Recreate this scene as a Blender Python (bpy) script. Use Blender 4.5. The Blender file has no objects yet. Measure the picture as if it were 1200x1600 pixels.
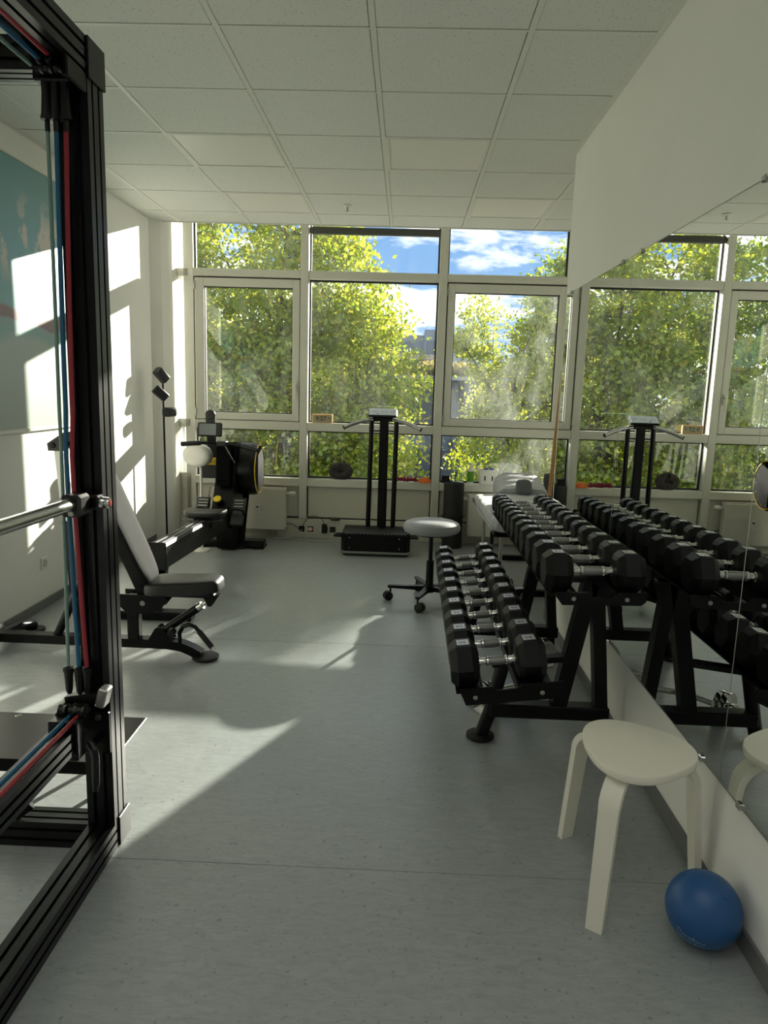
import bpy, bmesh, math, random
import numpy as np
from mathutils import Vector, Matrix

random.seed(7)
sc = bpy.context.scene
COL = sc.collection
PI = math.pi

# ------------------------------------------------------------------ camera
F_PX = 1126.25
YAW, PIT, ROL = -0.0262926, -0.1694599, 0.0291622
CAM = Vector((0.1811, -3.1272, 1.4639))
fw = Vector((math.sin(YAW)*math.cos(PIT), math.cos(YAW)*math.cos(PIT), math.sin(PIT)))
r0 = Vector((math.cos(YAW), -math.sin(YAW), 0)); u0 = r0.cross(fw)
rr = r0*math.cos(ROL) + u0*math.sin(ROL); uu = rr.cross(fw)
cam = bpy.data.cameras.new('camera')
cam.sensor_fit = 'VERTICAL'; cam.sensor_height = 36.0
cam.lens = F_PX*36.0/1600.0
cam.clip_start = 0.02; cam.clip_end = 500
co = bpy.data.objects.new('camera', cam); COL.objects.link(co)
co.matrix_world = Matrix(((rr.x, uu.x, -fw.x, CAM.x), (rr.y, uu.y, -fw.y, CAM.y), (rr.z, uu.z, -fw.z, CAM.z), (0, 0, 0, 1)))
sc.camera = co

# ------------------------------------------------------------------ view, sun, sky
vs = sc.view_settings
vs.view_transform = 'Standard'; vs.look = 'None'; vs.gamma = 1.0; vs.use_curve_mapping = False
vs.exposure = 1.55
SUN_DIR = Vector((0.455, 1.0, 0.305)).normalized()      # towards the sun
sun = bpy.data.lights.new('sun', 'SUN'); sun.energy = 6.6; sun.angle = math.radians(0.55); sun.color = (1.0, 0.92, 0.80)
so = bpy.data.objects.new('sun', sun); COL.objects.link(so)
so.rotation_euler = SUN_DIR.to_track_quat('Z', 'Y').to_euler(); so.location = (10, 25, 9)

def sky():
    w = bpy.data.worlds.new('sky'); sc.world = w; w.use_nodes = True
    nt = w.node_tree; N = nt.nodes; L = nt.links; N.clear()
    out = N.new('ShaderNodeOutputWorld'); bg = N.new('ShaderNodeBackground'); L.new(bg.outputs[0], out.inputs[0])
    tc = N.new('ShaderNodeTexCoord')
    mp = N.new('ShaderNodeMapping'); mp.inputs['Scale'].default_value = (4.2, 4.2, 19.0); mp.inputs['Location'].default_value = (1.7, 0.4, 0.9)
    mp.inputs['Rotation'].default_value = (0, 0.06, 0)
    L.new(tc.outputs['Generated'], mp.inputs[0])
    nz = N.new('ShaderNodeTexNoise'); nz.inputs['Scale'].default_value = 1.0; nz.inputs['Detail'].default_value = 9; nz.inputs['Roughness'].default_value = 0.62; nz.inputs['Distortion'].default_value = 0.35
    L.new(mp.outputs[0], nz.inputs['Vector'])
    cr = N.new('ShaderNodeValToRGB'); cr.color_ramp.elements[0].position = 0.44; cr.color_ramp.elements[1].position = 0.56
    L.new(nz.outputs[0], cr.inputs[0])
    sp = N.new('ShaderNodeSeparateXYZ'); L.new(tc.outputs['Generated'], sp.inputs[0])
    gr = N.new('ShaderNodeValToRGB')
    e = gr.color_ramp.elements
    e[0].position = 0.0; e[0].color = (0.32, 0.50, 0.76, 1)
    e[1].position = 0.45; e[1].color = (0.10, 0.25, 0.58, 1)
    m = e.new(0.22); m.color = (0.15, 0.33, 0.66, 1)
    L.new(sp.outputs[2], gr.inputs[0])
    mx = N.new('ShaderNodeMix'); mx.data_type = 'RGBA'
    L.new(cr.outputs[0], mx.inputs[0]); L.new(gr.outputs[0], mx.inputs[6]); mx.inputs[7].default_value = (1.25, 1.22, 1.15, 1)
    L.new(mx.outputs[2], bg.inputs[0]); bg.inputs[1].default_value = 0.52
sky()

# ------------------------------------------------------------------ materials
def lin(c):
    return tuple(((x/255.0)/12.92 if x/255.0 <= 0.04045 else ((x/255.0+0.055)/1.055)**2.4) for x in c)
MATS = {}
def mat(name, rgb, rough=0.5, metal=0.0, var=None, bump=None, spec=0.5, coat=0.0, sheen=0.0, trans=0.0, emit=None, ior=None, stretch=(1, 1, 1)):
    m = bpy.data.materials.new(name); m.use_nodes = True
    nt = m.node_tree; N = nt.nodes; L = nt.links
    b = N['Principled BSDF']; c = lin(rgb)
    b.inputs['Base Color'].default_value = (*c, 1); b.inputs['Roughness'].default_value = rough; b.inputs['Metallic'].default_value = metal
    b.inputs['Specular IOR Level'].default_value = spec
    if coat: b.inputs['Coat Weight'].default_value = coat
    if sheen: b.inputs['Sheen Weight'].default_value = sheen
    if trans: b.inputs['Transmission Weight'].default_value = trans
    if ior: b.inputs['IOR'].default_value = ior
    if emit:
        b.inputs['Emission Color'].default_value = (*lin(emit[0]), 1); b.inputs['Emission Strength'].default_value = emit[1]
    tc = N.new('ShaderNodeTexCoord'); mp = N.new('ShaderNodeMapping'); mp.inputs['Scale'].default_value = stretch
    L.new(tc.outputs['Object'], mp.inputs[0])
    if var:
        nz = N.new('ShaderNodeTexNoise'); nz.inputs['Scale'].default_value = var[0]; nz.inputs['Detail'].default_value = 6; nz.inputs['Roughness'].default_value = 0.65
        L.new(mp.outputs[0], nz.inputs['Vector'])
        cr = N.new('ShaderNodeValToRGB'); a = var[1]
        cr.color_ramp.elements[0].position = 0.3; cr.color_ramp.elements[1].position = 0.7
        cr.color_ramp.elements[0].color = (*[max(0, x*(1-a)) for x in c], 1); cr.color_ramp.elements[1].color = (*[min(1, x*(1+a)) for x in c], 1)
        L.new(nz.outputs[0], cr.inputs[0]); L.new(cr.outputs[0], b.inputs['Base Color'])
    if bump:
        nb = N.new('ShaderNodeTexNoise'); nb.inputs['Scale'].default_value = bump[0]; nb.inputs['Detail'].default_value = 4
        L.new(mp.outputs[0], nb.inputs['Vector'])
        bp = N.new('ShaderNodeBump'); bp.inputs['Strength'].default_value = bump[1]; bp.inputs['Distance'].default_value = 0.002
        L.new(nb.outputs[0], bp.inputs['Height']); L.new(bp.outputs[0], b.inputs['Normal'])
    MATS[name] = m
    return m

mat('wall_paint', (241, 241, 234), 0.85, var=(3, 0.015), bump=(220, 0.12), spec=0.25)
mat('wall_dark_base', (110, 112, 112), 0.55, var=(8, 0.06))
mat('ceiling_metal', (226, 227, 218), 0.45)
mat('frame_white', (226, 225, 212), 0.38, var=(5, 0.012))
mat('gasket', (30, 31, 32), 0.6)
mat('panel_white', (214, 211, 196), 0.55, var=(4, 0.02))
mat('radiator_white', (228, 225, 212), 0.4)
mat('plastic_white', (236, 234, 226), 0.35)
mat('lamp_white', (232, 231, 224), 0.45, bump=(60, 0.05))
mat('lacquer_white', (234, 231, 217), 0.38, var=(5, 0.015), bump=(40, 0.04))
mat('black_metal', (6, 7, 7), 0.34, var=(12, 0.15), bump=(160, 0.06), spec=0.24)
mat('black_matte', (5, 5, 6), 0.75, spec=0.1)
mat('track_grey', (72, 73, 74), 0.55, spec=0.15)
mat('lamp_grey', (58, 60, 62), 0.34, metal=0.5)
mat('socket_grey', (196, 195, 186), 0.5)
mat('black_anod', (20, 21, 22), 0.33, metal=0.6, var=(10, 0.12))
mat('black_plastic', (7, 7, 8), 0.40, bump=(120, 0.05))
mat('black_gloss', (4, 4, 6), 0.30, spec=0.4)
mat('rig_anod', (46, 47, 48), 0.30, metal=0.85, var=(10, 0.1))
mat('rubber', (9, 9, 10), 0.55, var=(30, 0.12), bump=(260, 0.15))
mat('urethane', (5, 5, 6), 0.48, var=(14, 0.12), bump=(180, 0.10), spec=0.28)
mat('charcoal', (28, 29, 28), 0.62, var=(9, 0.1), bump=(90, 0.2))
mat('chrome', (214, 214, 210), 0.12, metal=1.0)
mat('steel', (176, 176, 170), 0.28, metal=1.0, bump=(300, 0.05))
mat('knurl', (150, 150, 149), 0.38, metal=1.0, bump=(700, 0.5))
mat('alu', (170, 171, 168), 0.35, metal=0.9)
mat('leather_black', (17, 18, 19), 0.42, var=(14, 0.12), bump=(420, 0.35))
mat('leather_grey', (150, 153, 156), 0.45, var=(8, 0.04), bump=(300, 0.15))
mat('leather_back', (44, 45, 45), 0.80, var=(12, 0.10), bump=(480, 0.6), spec=0.09)
mat('fabric_grey', (168, 171, 174), 0.75, var=(12, 0.05), bump=(40, 0.25), sheen=0.2)
mat('cushion_dark', (86, 89, 94), 0.55, var=(10, 0.06), bump=(220, 0.2))
mat('number_plate', (196, 198, 204), 0.35, metal=0.2)
mat('ink', (20, 20, 22), 0.5)
mat('yellow', (226, 196, 36), 0.45)
mat('screen', (120, 124, 126), 0.12, coat=0.6)
mat('screen_pale', (212, 222, 234), 0.2, coat=0.4)
mat('clock_wood', (206, 162, 112), 0.5, var=(30, 0.12), stretch=(1, 6, 6))
mat('clock_face', (176, 170, 140), 0.3)
mat('wood', (196, 148, 92), 0.5, var=(14, 0.15), stretch=(8, 8, 0.6))
mat('magenta', (150, 32, 62), 0.5, bump=(200, 0.1))
mat('orange', (240, 118, 36), 0.5)
mat('green_label', (96, 158, 40), 0.4, var=(20, 0.1))
mat('blue_soft', (30, 74, 152), 0.5)
mat('pattern_black', (58, 54, 50), 0.8, var=(46, 0.95), sheen=0.3)
mat('cord_red', (150, 38, 50), 0.5)
mat('cord_blue', (26, 92, 128), 0.5)
mat('cord_green', (116, 146, 136), 0.5)
mat('ball_blue', (30, 84, 140), 0.42, bump=(300, 0.08))
mat('ball_print', (150, 180, 205), 0.6)
mat('red', (190, 40, 36), 0.5)
mat('cable_white', (214, 212, 200), 0.5)
mat('bark', (74, 66, 56), 0.9, var=(9, 0.3), bump=(30, 0.8))
mat('building_dark', (74, 80, 92), 0.7, var=(0.6, 0.06))
mat('building_strip', (168, 172, 176), 0.6)
mat('concrete', (176, 180, 186), 0.85, var=(0.3, 0.05))
mat('concrete_grey', (142, 150, 162), 0.85, var=(0.3, 0.05))
mat('concrete_tan', (196, 180, 160), 0.85, var=(0.3, 0.05))
mat('pane_far', (90, 104, 122), 0.2)
mat('ground', (86, 92, 70), 0.95, var=(0.5, 0.2))
mat('blind', (84, 84, 80), 0.7)
mat('slab', (150, 150, 146), 0.9)

def mat_ceiling_tile():
    m = mat('ceiling_tile', (214, 215, 207), 0.9, bump=(120, 0.25), spec=0.2)
    nt = m.node_tree; N = nt.nodes; L = nt.links; b = N['Principled BSDF']
    tc = N.new('ShaderNodeTexCoord')
    nz = N.new('ShaderNodeTexNoise'); nz.inputs['Scale'].default_value = 95; nz.inputs['Detail'].default_value = 2
    L.new(tc.outputs['Object'], nz.inputs['Vector'])
    cr = N.new('ShaderNodeValToRGB'); cr.color_ramp.elements[0].position = 0.30; cr.color_ramp.elements[1].position = 0.37
    cr.color_ramp.elements[0].color = (*lin((178, 179, 170)), 1); cr.color_ramp.elements[1].color = (*lin((226, 228, 221)), 1)
    L.new(nz.outputs[0], cr.inputs[0]); L.new(cr.outputs[0], b.inputs['Base Color'])
mat_ceiling_tile()

def mat_floor():
    m = mat('linoleum', (128, 131, 131), 0.36, spec=0.75)
    nt = m.node_tree; N = nt.nodes; L = nt.links; b = N['Principled BSDF']
    tc = N.new('ShaderNodeTexCoord')
    mp = N.new('ShaderNodeMapping'); mp.inputs['Scale'].default_value = (14, 46, 20); L.new(tc.outputs['Object'], mp.inputs[0])
    nz = N.new('ShaderNodeTexNoise'); nz.inputs['Scale'].default_value = 1.0; nz.inputs['Detail'].default_value = 8; nz.inputs['Roughness'].default_value = 0.75; nz.inputs['Distortion'].default_value = 1.2
    L.new(mp.outputs[0], nz.inputs['Vector'])
    cr = N.new('ShaderNodeValToRGB'); e = cr.color_ramp.elements
    e[0].position = 0.30; e[0].color = (*lin((138, 144, 144)), 1); e[1].position = 0.72; e[1].color = (*lin((164, 170, 170)), 1)
    k = e.new(0.5); k.color = (*lin((151, 157, 157)), 1)
    L.new(nz.outputs[0], cr.inputs[0])
    n2 = N.new('ShaderNodeTexNoise'); n2.inputs['Scale'].default_value = 60; n2.inputs['Detail'].default_value = 3
    L.new(tc.outputs['Object'], n2.inputs['Vector'])
    c2 = N.new('ShaderNodeValToRGB'); c2.color_ramp.elements[0].position = 0.27; c2.color_ramp.elements[0].color = (0.62, 0.62, 0.62, 1); c2.color_ramp.elements[1].position = 0.36
    L.new(n2.outputs[0], c2.inputs[0])
    mx = N.new('ShaderNodeMix'); mx.data_type = 'RGBA'; mx.blend_type = 'MULTIPLY'; mx.inputs[0].default_value = 1
    L.new(cr.outputs[0], mx.inputs[6]); L.new(c2.outputs[0], mx.inputs[7]); L.new(mx.outputs[2], b.inputs['Base Color'])
    n3 = N.new('ShaderNodeTexNoise'); n3.inputs['Scale'].default_value = 2.2; n3.inputs['Detail'].default_value = 5
    L.new(tc.outputs['Object'], n3.inputs['Vector'])
    mr = N.new('ShaderNodeMapRange'); mr.inputs[3].default_value = 0.26; mr.inputs[4].default_value = 0.40
    L.new(n3.outputs[0], mr.inputs[0]); L.new(mr.outputs[0], b.inputs['Roughness'])
    bp = N.new('ShaderNodeBump'); bp.inputs['Strength'].default_value = 0.08; bp.inputs['Distance'].default_value = 0.002
    L.new(nz.outputs[0], bp.inputs['Height']); L.new(bp.outputs[0], b.inputs['Normal'])
mat_floor()

def mat_glass(name, dust, thr, tint=(0.96, 0.985, 0.97)):
    m = bpy.data.materials.new(name); m.use_nodes = True; nt = m.node_tree; N = nt.nodes; L = nt.links; N.clear()
    out = N.new('ShaderNodeOutputMaterial')
    tr = N.new('ShaderNodeBsdfTransparent'); tr.inputs[0].default_value = (*tint, 1)
    gl = N.new('ShaderNodeBsdfGlossy'); gl.inputs['Roughness'].default_value = 0.0
    fr = N.new('ShaderNodeFresnel'); fr.inputs[0].default_value = 1.52
    mu = N.new('ShaderNodeMath'); mu.operation = 'MULTIPLY'; mu.inputs[1].default_value = 1.3; L.new(fr.outputs[0], mu.inputs[0]); mu.use_clamp = True
    mx = N.new('ShaderNodeMixShader'); L.new(mu.outputs[0], mx.inputs[0]); L.new(tr.outputs[0], mx.inputs[1]); L.new(gl.outputs[0], mx.inputs[2])
    # dried dust and wipe marks on the pane
    du = N.new('ShaderNodeBsdfTranslucent'); du.inputs[0].default_value = (0.86, 0.9, 0.88, 1)
    dd = N.new('ShaderNodeBsdfDiffuse'); dd.inputs[0].default_value = (0.8, 0.84, 0.82, 1)
    d2 = N.new('ShaderNodeMixShader'); d2.inputs[0].default_value = 0.35; L.new(du.outputs[0], d2.inputs[1]); L.new(dd.outputs[0], d2.inputs[2])
    tc = N.new('ShaderNodeTexCoord')
    mp = N.new('ShaderNodeMapping'); mp.inputs['Scale'].default_value = (2.2, 1, 1.2); mp.inputs['Rotation'].default_value = (0, 0.5, 0); L.new(tc.outputs['Object'], mp.inputs[0])
    nz = N.new('ShaderNodeTexNoise'); nz.inputs['Scale'].default_value = 1.3; nz.inputs['Detail'].default_value = 7; nz.inputs['Roughness'].default_value = 0.7; nz.inputs['Distortion'].default_value = 0.5
    L.new(mp.outputs[0], nz.inputs['Vector'])
    mr = N.new('ShaderNodeMapRange'); mr.inputs[1].default_value = thr; mr.inputs[2].default_value = thr+0.3; mr.inputs[3].default_value = 0.004; mr.inputs[4].default_value = dust
    L.new(nz.outputs[0], mr.inputs[0])
    m2 = N.new('ShaderNodeMixShader'); L.new(mr.outputs[0], m2.inputs[0]); L.new(mx.outputs[0], m2.inputs[1]); L.new(d2.outputs[0], m2.inputs[2])
    L.new(m2.outputs[0], out.inputs[0]); MATS[name] = m
mat_glass('glass_clean', 0.022, 0.46)
mat_glass('glass_dusty', 0.085, 0.44)

def mat_simple_glass():
    m = bpy.data.materials.new('clear_glass'); m.use_nodes = True; nt = m.node_tree; N = nt.nodes; L = nt.links; N.clear()
    out = N.new('ShaderNodeOutputMaterial'); tr = N.new('ShaderNodeBsdfTransparent'); tr.inputs[0].default_value = (0.9, 0.93, 0.92, 1)
    gl = N.new('ShaderNodeBsdfGlossy'); gl.inputs['Roughness'].default_value = 0.03
    lw = N.new('ShaderNodeLayerWeight'); lw.inputs[0].default_value = 0.12
    mx = N.new('ShaderNodeMixShader'); L.new(lw.outputs[0], mx.inputs[0]); L.new(tr.outputs[0], mx.inputs[1]); L.new(gl.outputs[0], mx.inputs[2]); L.new(mx.outputs[0], out.inputs[0])
    MATS['clear_glass'] = m
mat_simple_glass()

m = mat('mirror', (240, 243, 240), 0.0, metal=1.0)

def mat_leaf(name, c0, c1, c2):
    m = bpy.data.materials.new(name); m.use_nodes = True; nt = m.node_tree; N = nt.nodes; L = nt.links; N.clear()
    out = N.new('ShaderNodeOutputMaterial')
    ge = N.new('ShaderNodeNewGeometry'); cr = N.new('ShaderNodeValToRGB'); e = cr.color_ramp.elements
    e[0].position = 0; e[0].color = (*lin(c0), 1); e[1].position = 1; e[1].color = (*lin(c2), 1)
    k = e.new(0.6); k.color = (*lin(c1), 1)
    L.new(ge.outputs['Random Per Island'], cr.inputs[0])
    df = N.new('ShaderNodeBsdfDiffuse'); tl = N.new('ShaderNodeBsdfTranslucent'); gs = N.new('ShaderNodeBsdfGlossy'); gs.inputs['Roughness'].default_value = 0.4
    gs.inputs[0].default_value = (0.6, 0.65, 0.55, 1)
    L.new(cr.outputs[0], tl.inputs[0])
    dk = N.new('ShaderNodeMix'); dk.data_type = 'RGBA'; dk.blend_type = 'MULTIPLY'; dk.inputs[0].default_value = 1.0; dk.inputs[7].default_value = (0.56, 0.62, 0.50, 1)
    L.new(cr.outputs[0], dk.inputs[6]); L.new(dk.outputs[2], df.inputs[0])
    m1 = N.new('ShaderNodeMixShader'); m1.inputs[0].default_value = 0.5; L.new(df.outputs[0], m1.inputs[1]); L.new(tl.outputs[0], m1.inputs[2])
    m2 = N.new('ShaderNodeMixShader'); m2.inputs[0].default_value = 0.08; L.new(m1.outputs[0], m2.inputs[1]); L.new(gs.outputs[0], m2.inputs[2])
    L.new(m2.outputs[0], out.inputs[0]); MATS[name] = m
mat_leaf('leaf_yellowgreen', (136, 156, 36), (186, 198, 54), (228, 210, 76))
mat_leaf('leaf_green', (110, 136, 38), (152, 172, 50), (200, 196, 70))
mat_leaf('roof_plants', (150, 132, 78), (170, 150, 92), (140, 150, 84))

# ------------------------------------------------------------------ mesh builder
WL = {}
class MB:
    def __init__(s): s.v = []; s.f = []
    def add(s, vs_, fs):
        o = len(s.v); s.v += [tuple(v) for v in vs_]; s.f += [tuple(i+o for i in f) for f in fs]; return s
    def box(s, x0, x1, y0, y1, z0, z1, b=0.0, M=None):
        if x0 > x1: x0, x1 = x1, x0
        if y0 > y1: y0, y1 = y1, y0
        if z0 > z1: z0, z1 = z1, z0
        b = min(b, 0.49*min(x1-x0, y1-y0, z1-z0))
        if b <= 0:
            v = [Vector((x, y, z)) for x in (x0, x1) for y in (y0, y1) for z in (z0, z1)]
            f = [(0, 1, 3, 2), (4, 6, 7, 5), (0, 4, 5, 1), (2, 3, 7, 6), (0, 2, 6, 4), (1, 5, 7, 3)]
        else:
            v = []; idx = {}
            for i, x in enumerate((x0, x1)):
                for j, y in enumerate((y0, y1)):
                    for k, z in enumerate((z0, z1)):
                        sx, sy, sz = (1-2*i)*b, (1-2*j)*b, (1-2*k)*b
                        for a, d in enumerate(((0, sy, sz), (sx, 0, sz), (sx, sy, 0))):
                            idx[i, j, k, a] = len(v); v.append(Vector((x+d[0], y+d[1], z+d[2])))
            f = []
            g = lambda i, j, k, a: idx[i, j, k, a]
            for i in (0, 1):
                q = [g(i, 0, 0, 0), g(i, 1, 0, 0), g(i, 1, 1, 0), g(i, 0, 1, 0)]; f.append(q if i else q[::-1])
                q = [g(0, i, 0, 1), g(1, i, 0, 1), g(1, i, 1, 1), g(0, i, 1, 1)]; f.append(q[::-1] if i else q)
                q = [g(0, 0, i, 2), g(1, 0, i, 2), g(1, 1, i, 2), g(0, 1, i, 2)]; f.append(q if i else q[::-1])
            for a in (0, 1):
                for c in (0, 1):
                    f.append([g(a, c, 0, 0), g(a, c, 0, 1), g(a, c, 1, 1), g(a, c, 1, 0)])
                    f.append([g(a, 0, c, 0), g(a, 0, c, 2), g(a, 1, c, 2), g(a, 1, c, 0)])
                    f.append([g(0, a, c, 1), g(0, a, c, 2), g(1, a, c, 2), g(1, a, c, 1)])
            for i in (0, 1):
                for j in (0, 1):
                    for k in (0, 1): f.append([g(i, j, k, 0), g(i, j, k, 1), g(i, j, k, 2)])
        if M is not None: v = [M @ p for p in v]
        return s.add(v, f)
    def tube(s, path, r, n=10, cap=True, closed=False, rx=None):
        P = [Vector(p) for p in path]; m = len(P); rs = r if isinstance(r, (list, tuple)) else [r]*m
        ref = None; rings = []
        for i in range(m):
            if closed: t = (P[(i+1) % m]-P[i-1]).normalized()
            else: t = (P[min(i+1, m-1)]-P[max(i-1, 0)]).normalized()
            if ref is None:
                ref = Vector((0, 0, 1)) if abs(t.z) < 0.9 else Vector((1, 0, 0))
            a = (ref - t*ref.dot(t)).normalized(); ref = a; b = t.cross(a)
            k = 1.0
            rings.append([P[i] + (a*math.cos(2*PI*j/n) + b*math.sin(2*PI*j/n)*(rx or 1))*rs[i]*k for j in range(n)])
        v = [p for R in rings for p in R]; f = []
        for i in range(m if closed else m-1):
            for j in range(n):
                a0 = i*n+j; a1 = i*n+(j+1) % n; i2 = (i+1) % m
                f.append((a0, a1, i2*n+(j+1) % n, i2*n+j))
        if cap and not closed:
            f.append(tuple(range(n))[::-1]); f.append(tuple((m-1)*n+j for j in range(n)))
        return s.add(v, f)
    def cyl(s, p0, p1, r0, r1=None, n=20):
        return s.tube([p0, p1], [r0, r0 if r1 is None else r1], n)
    def lathe(s, prof, c=(0, 0, 0), axis='z', n=28, M=None):
        v = []; f = []; m = len(prof)
        for r, h in prof:
            for j in range(n):
                a = 2*PI*j/n; x, y = r*math.cos(a), r*math.sin(a)
                p = {'z': (x, y, h), 'x': (h, x, y), 'y': (y, h, x)}[axis]
                p = Vector(p)
                if M is not None: p = M @ p
                v.append(p + Vector(c))
        for i in range(m-1):
            for j in range(n): f.append((i*n+j, i*n+(j+1) % n, (i+1)*n+(j+1) % n, (i+1)*n+j))
        if prof[0][0] > 1e-5: f.append(tuple(range(n))[::-1])
        if prof[-1][0] > 1e-5: f.append(tuple((m-1)*n+j for j in range(n)))
        return s.add(v, f)
    def prism(s, poly, axis, a, b):
        n = len(poly)
        def P(u, w, t): return {'x': (t, u, w), 'y': (u, t, w), 'z': (u, w, t)}[axis]
        v = [P(u, w, a) for u, w in poly] + [P(u, w, b) for u, w in poly]
        f = [tuple(range(n))[::-1], tuple(range(n, 2*n))] + [(i, (i+1) % n, n+(i+1) % n, n+i) for i in range(n)]
        return s.add(v, f)
    def grid(s, fn, nu, nv, cu=False):
        v = [fn(i/nu, j/nv) for i in range(nu if cu else nu+1) for j in range(nv+1)]; f = []
        for i in range(nu):
            for j in range(nv):
                i2 = (i+1) % nu if cu else i+1
                f.append((i*(nv+1)+j, i2*(nv+1)+j, i2*(nv+1)+j+1, i*(nv+1)+j+1))
        return s.add(v, f)
    def loft(s, loops, cap=True):
        n = len(loops[0]); v = [p for l in loops for p in l]; f = []
        for i in range(len(loops)-1):
            for j in range(n): f.append((i*n+j, i*n+(j+1) % n, (i+1)*n+(j+1) % n, (i+1)*n+j))
        if cap: f.append(tuple(range(n))[::-1]); f.append(tuple((len(loops)-1)*n+j for j in range(n)))
        return s.add(v, f)
    def build(s, name, material, parent=None, smooth=35, raw=False):
        A = np.array([tuple(v) for v in s.v], dtype=float)
        lo, hi = A.min(0), A.max(0)
        c = (lo+hi)/2
        if parent is None: c[2] = lo[2]
        if raw: c = np.zeros(3)
        A = A - c
        me = bpy.data.meshes.new(name); me.from_pydata(A.tolist(), [], s.f); me.validate()
        bm = bmesh.new(); bm.from_mesh(me); bmesh.ops.recalc_face_normals(bm, faces=bm.faces); bm.to_mesh(me); bm.free()
        me.materials.append(MATS[material])
        if smooth:
            me.shade_smooth(); me.set_sharp_from_angle(angle=math.radians(smooth))
        o = bpy.data.objects.new(name, me); COL.objects.link(o)
        pw = Vector((0, 0, 0))
        if parent is not None: o.parent = parent; pw = WL[parent.name]
        o.location = Vector(c) - pw; WL[o.name] = Vector(c)
        return o
def empty(name, loc):
    o = bpy.data.objects.new(name, None); COL.objects.link(o); o.location = loc; o.empty_display_size = 0.1; WL[o.name] = Vector(loc); return o
def tag(o, label, cat, group=None):
    o['label'] = label; o['category'] = cat
    if group: o['group'] = group
    return o
def thing(name, label, cat, loc, group=None): return tag(empty(name, loc), label, cat, group)
def struct(o, label=None):
    o['kind'] = 'structure'
    if label: o['label'] = label
    return o
def stuff(o): o['kind'] = 'stuff'; return o
def copy_tree(o, parent=None):
    c = o.copy(); COL.objects.link(c); c.parent = parent
    for ch in list(o.children): copy_tree(ch, c)
    return c
def arc(c, r, a0, a1, n, plane='xz', k=0.0):
    out = []
    for i in range(n+1):
        a = math.radians(a0+(a1-a0)*i/n); u, w = r*math.cos(a), r*math.sin(a)
        out.append({'xz': (c[0]+u, c[1], c[2]+w), 'yz': (c[0], c[1]+u, c[2]+w), 'xy': (c[0]+u, c[1]+w, c[2])}[plane])
    return out
def rot(axis, deg, piv=(0, 0, 0)):
    p = Vector(piv); return Matrix.Translation(p) @ Matrix.Rotation(math.radians(deg), 4, axis) @ Matrix.Translation(-p)
def text_mesh(txt, size, name, material, parent, M, extrude=0.0006, spacing=1.0, warp=None):
    cu = bpy.data.curves.new('lettering', 'FONT'); cu.body = txt; cu.size = size; cu.extrude = extrude; cu.align_x = 'CENTER'; cu.align_y = 'CENTER'; cu.space_character = spacing
    cu.resolution_u = 2
    to = bpy.data.objects.new('lettering', cu); COL.objects.link(to)
    dg = bpy.context.evaluated_depsgraph_get(); dg.update()
    me = bpy.data.meshes.new_from_object(to.evaluated_get(dg))
    bpy.data.objects.remove(to); bpy.data.curves.remove(cu)
    mb = MB()
    pts = [M @ v.co if warp is None else warp(v.co) for v in me.vertices]
    mb.add(pts, [tuple(p.vertices) for p in me.polygons]); bpy.data.meshes.remove(me)
    return mb.build(name, material, parent, smooth=0)
def face_cam(loc, sx=1, flip=False):    # text plane: x -> +X, y -> +Z, normal -> -Y
    return Matrix.Translation(loc) @ Matrix.Rotation(PI/2, 4, 'X')

# ================================================================== THE ROOM
H = 2.865                 # ceiling
XL, XR, XN = -2.12, 1.14, 1.66
YB = -6.0                 # wall behind the photographer
Y_END = 1.48              # where the mirror wall stops
YF, YG, YO = 3.75, 3.865, 3.93   # facade: inner face, glass, outer face

# floor: sheets of linoleum with thin seams
fl = struct(MB().box(XL-0.2, XN+0.15, YB-0.15, 4.0, -0.30, -0.004).build('floor', 'slab'), 'grey mottled linoleum floor laid in wide sheets')
seams = [YB, -5.05, -3.09, -1.122, 0.855, 2.82, 3.80]
for a, b in zip(seams[:-1], seams[1:]):
    MB().box(XL, XN, a+0.0012, b-0.0012, -0.0045, 0.0, 0.0006).build('linoleum_sheet', 'linoleum', fl, smooth=0)

# walls
WY0, WY1 = -5.9, -3.35
wl = MB()
wl.box(XL-0.2, XL, YB, WY1, 0, 0.35); wl.box(XL-0.2, XL, YB, WY1, 2.80, 3.3); wl.box(XL-0.2, XL, YB, WY0, 0.35, 2.80)
wl.prism([(XL-0.2, WY1), (XL, WY1), (XL, 3.42), (-2.038, 3.495), (-2.0, 3.585), (-2.0, 3.90), (-1.985, 3.93), (-1.985, 4.0), (XL-0.2, 4.0)], 'z', 0, 3.3)
struct(wl.build('wall_left', 'wall_paint', smooth=0), 'white left wall with a corner pillar by the windows')
struct(MB().box(XR, XN, YB, Y_END, 0, 3.3).build('wall_right', 'wall_paint', smooth=0), 'white right wall carrying the mirrors')
struct(MB().box(XN, XN+0.15, Y_END-0.2, 4.0, 0, 3.3).build('wall_niche', 'wall_paint', smooth=0), 'white side wall of the recess past the mirror wall')
struct(MB().box(XL-0.2, XN+0.15, YB-0.15, YB, 0, 3.3).build('wall_back', 'wall_paint', smooth=0), 'white wall behind the viewer')
wv = struct(empty('fill_window', (XL, -4.65, 0.35)), 'tall side window added behind the viewer for fill daylight')  # unseen window, added to let in extra sky light
# baseboards (grey linoleum cove strips)
struct(MB().box(XR-0.010, XR, YB, Y_END, 0, 0.062, 0.003).build('baseboard_right', 'wall_dark_base'))
struct(MB().box(XL, XL+0.010, YB, 3.42, 0, 0.062, 0.003).build('baseboard_left', 'wall_dark_base'))

REAR_FILL_W = 0.75  # power of each added fill lamp behind the viewer
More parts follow.
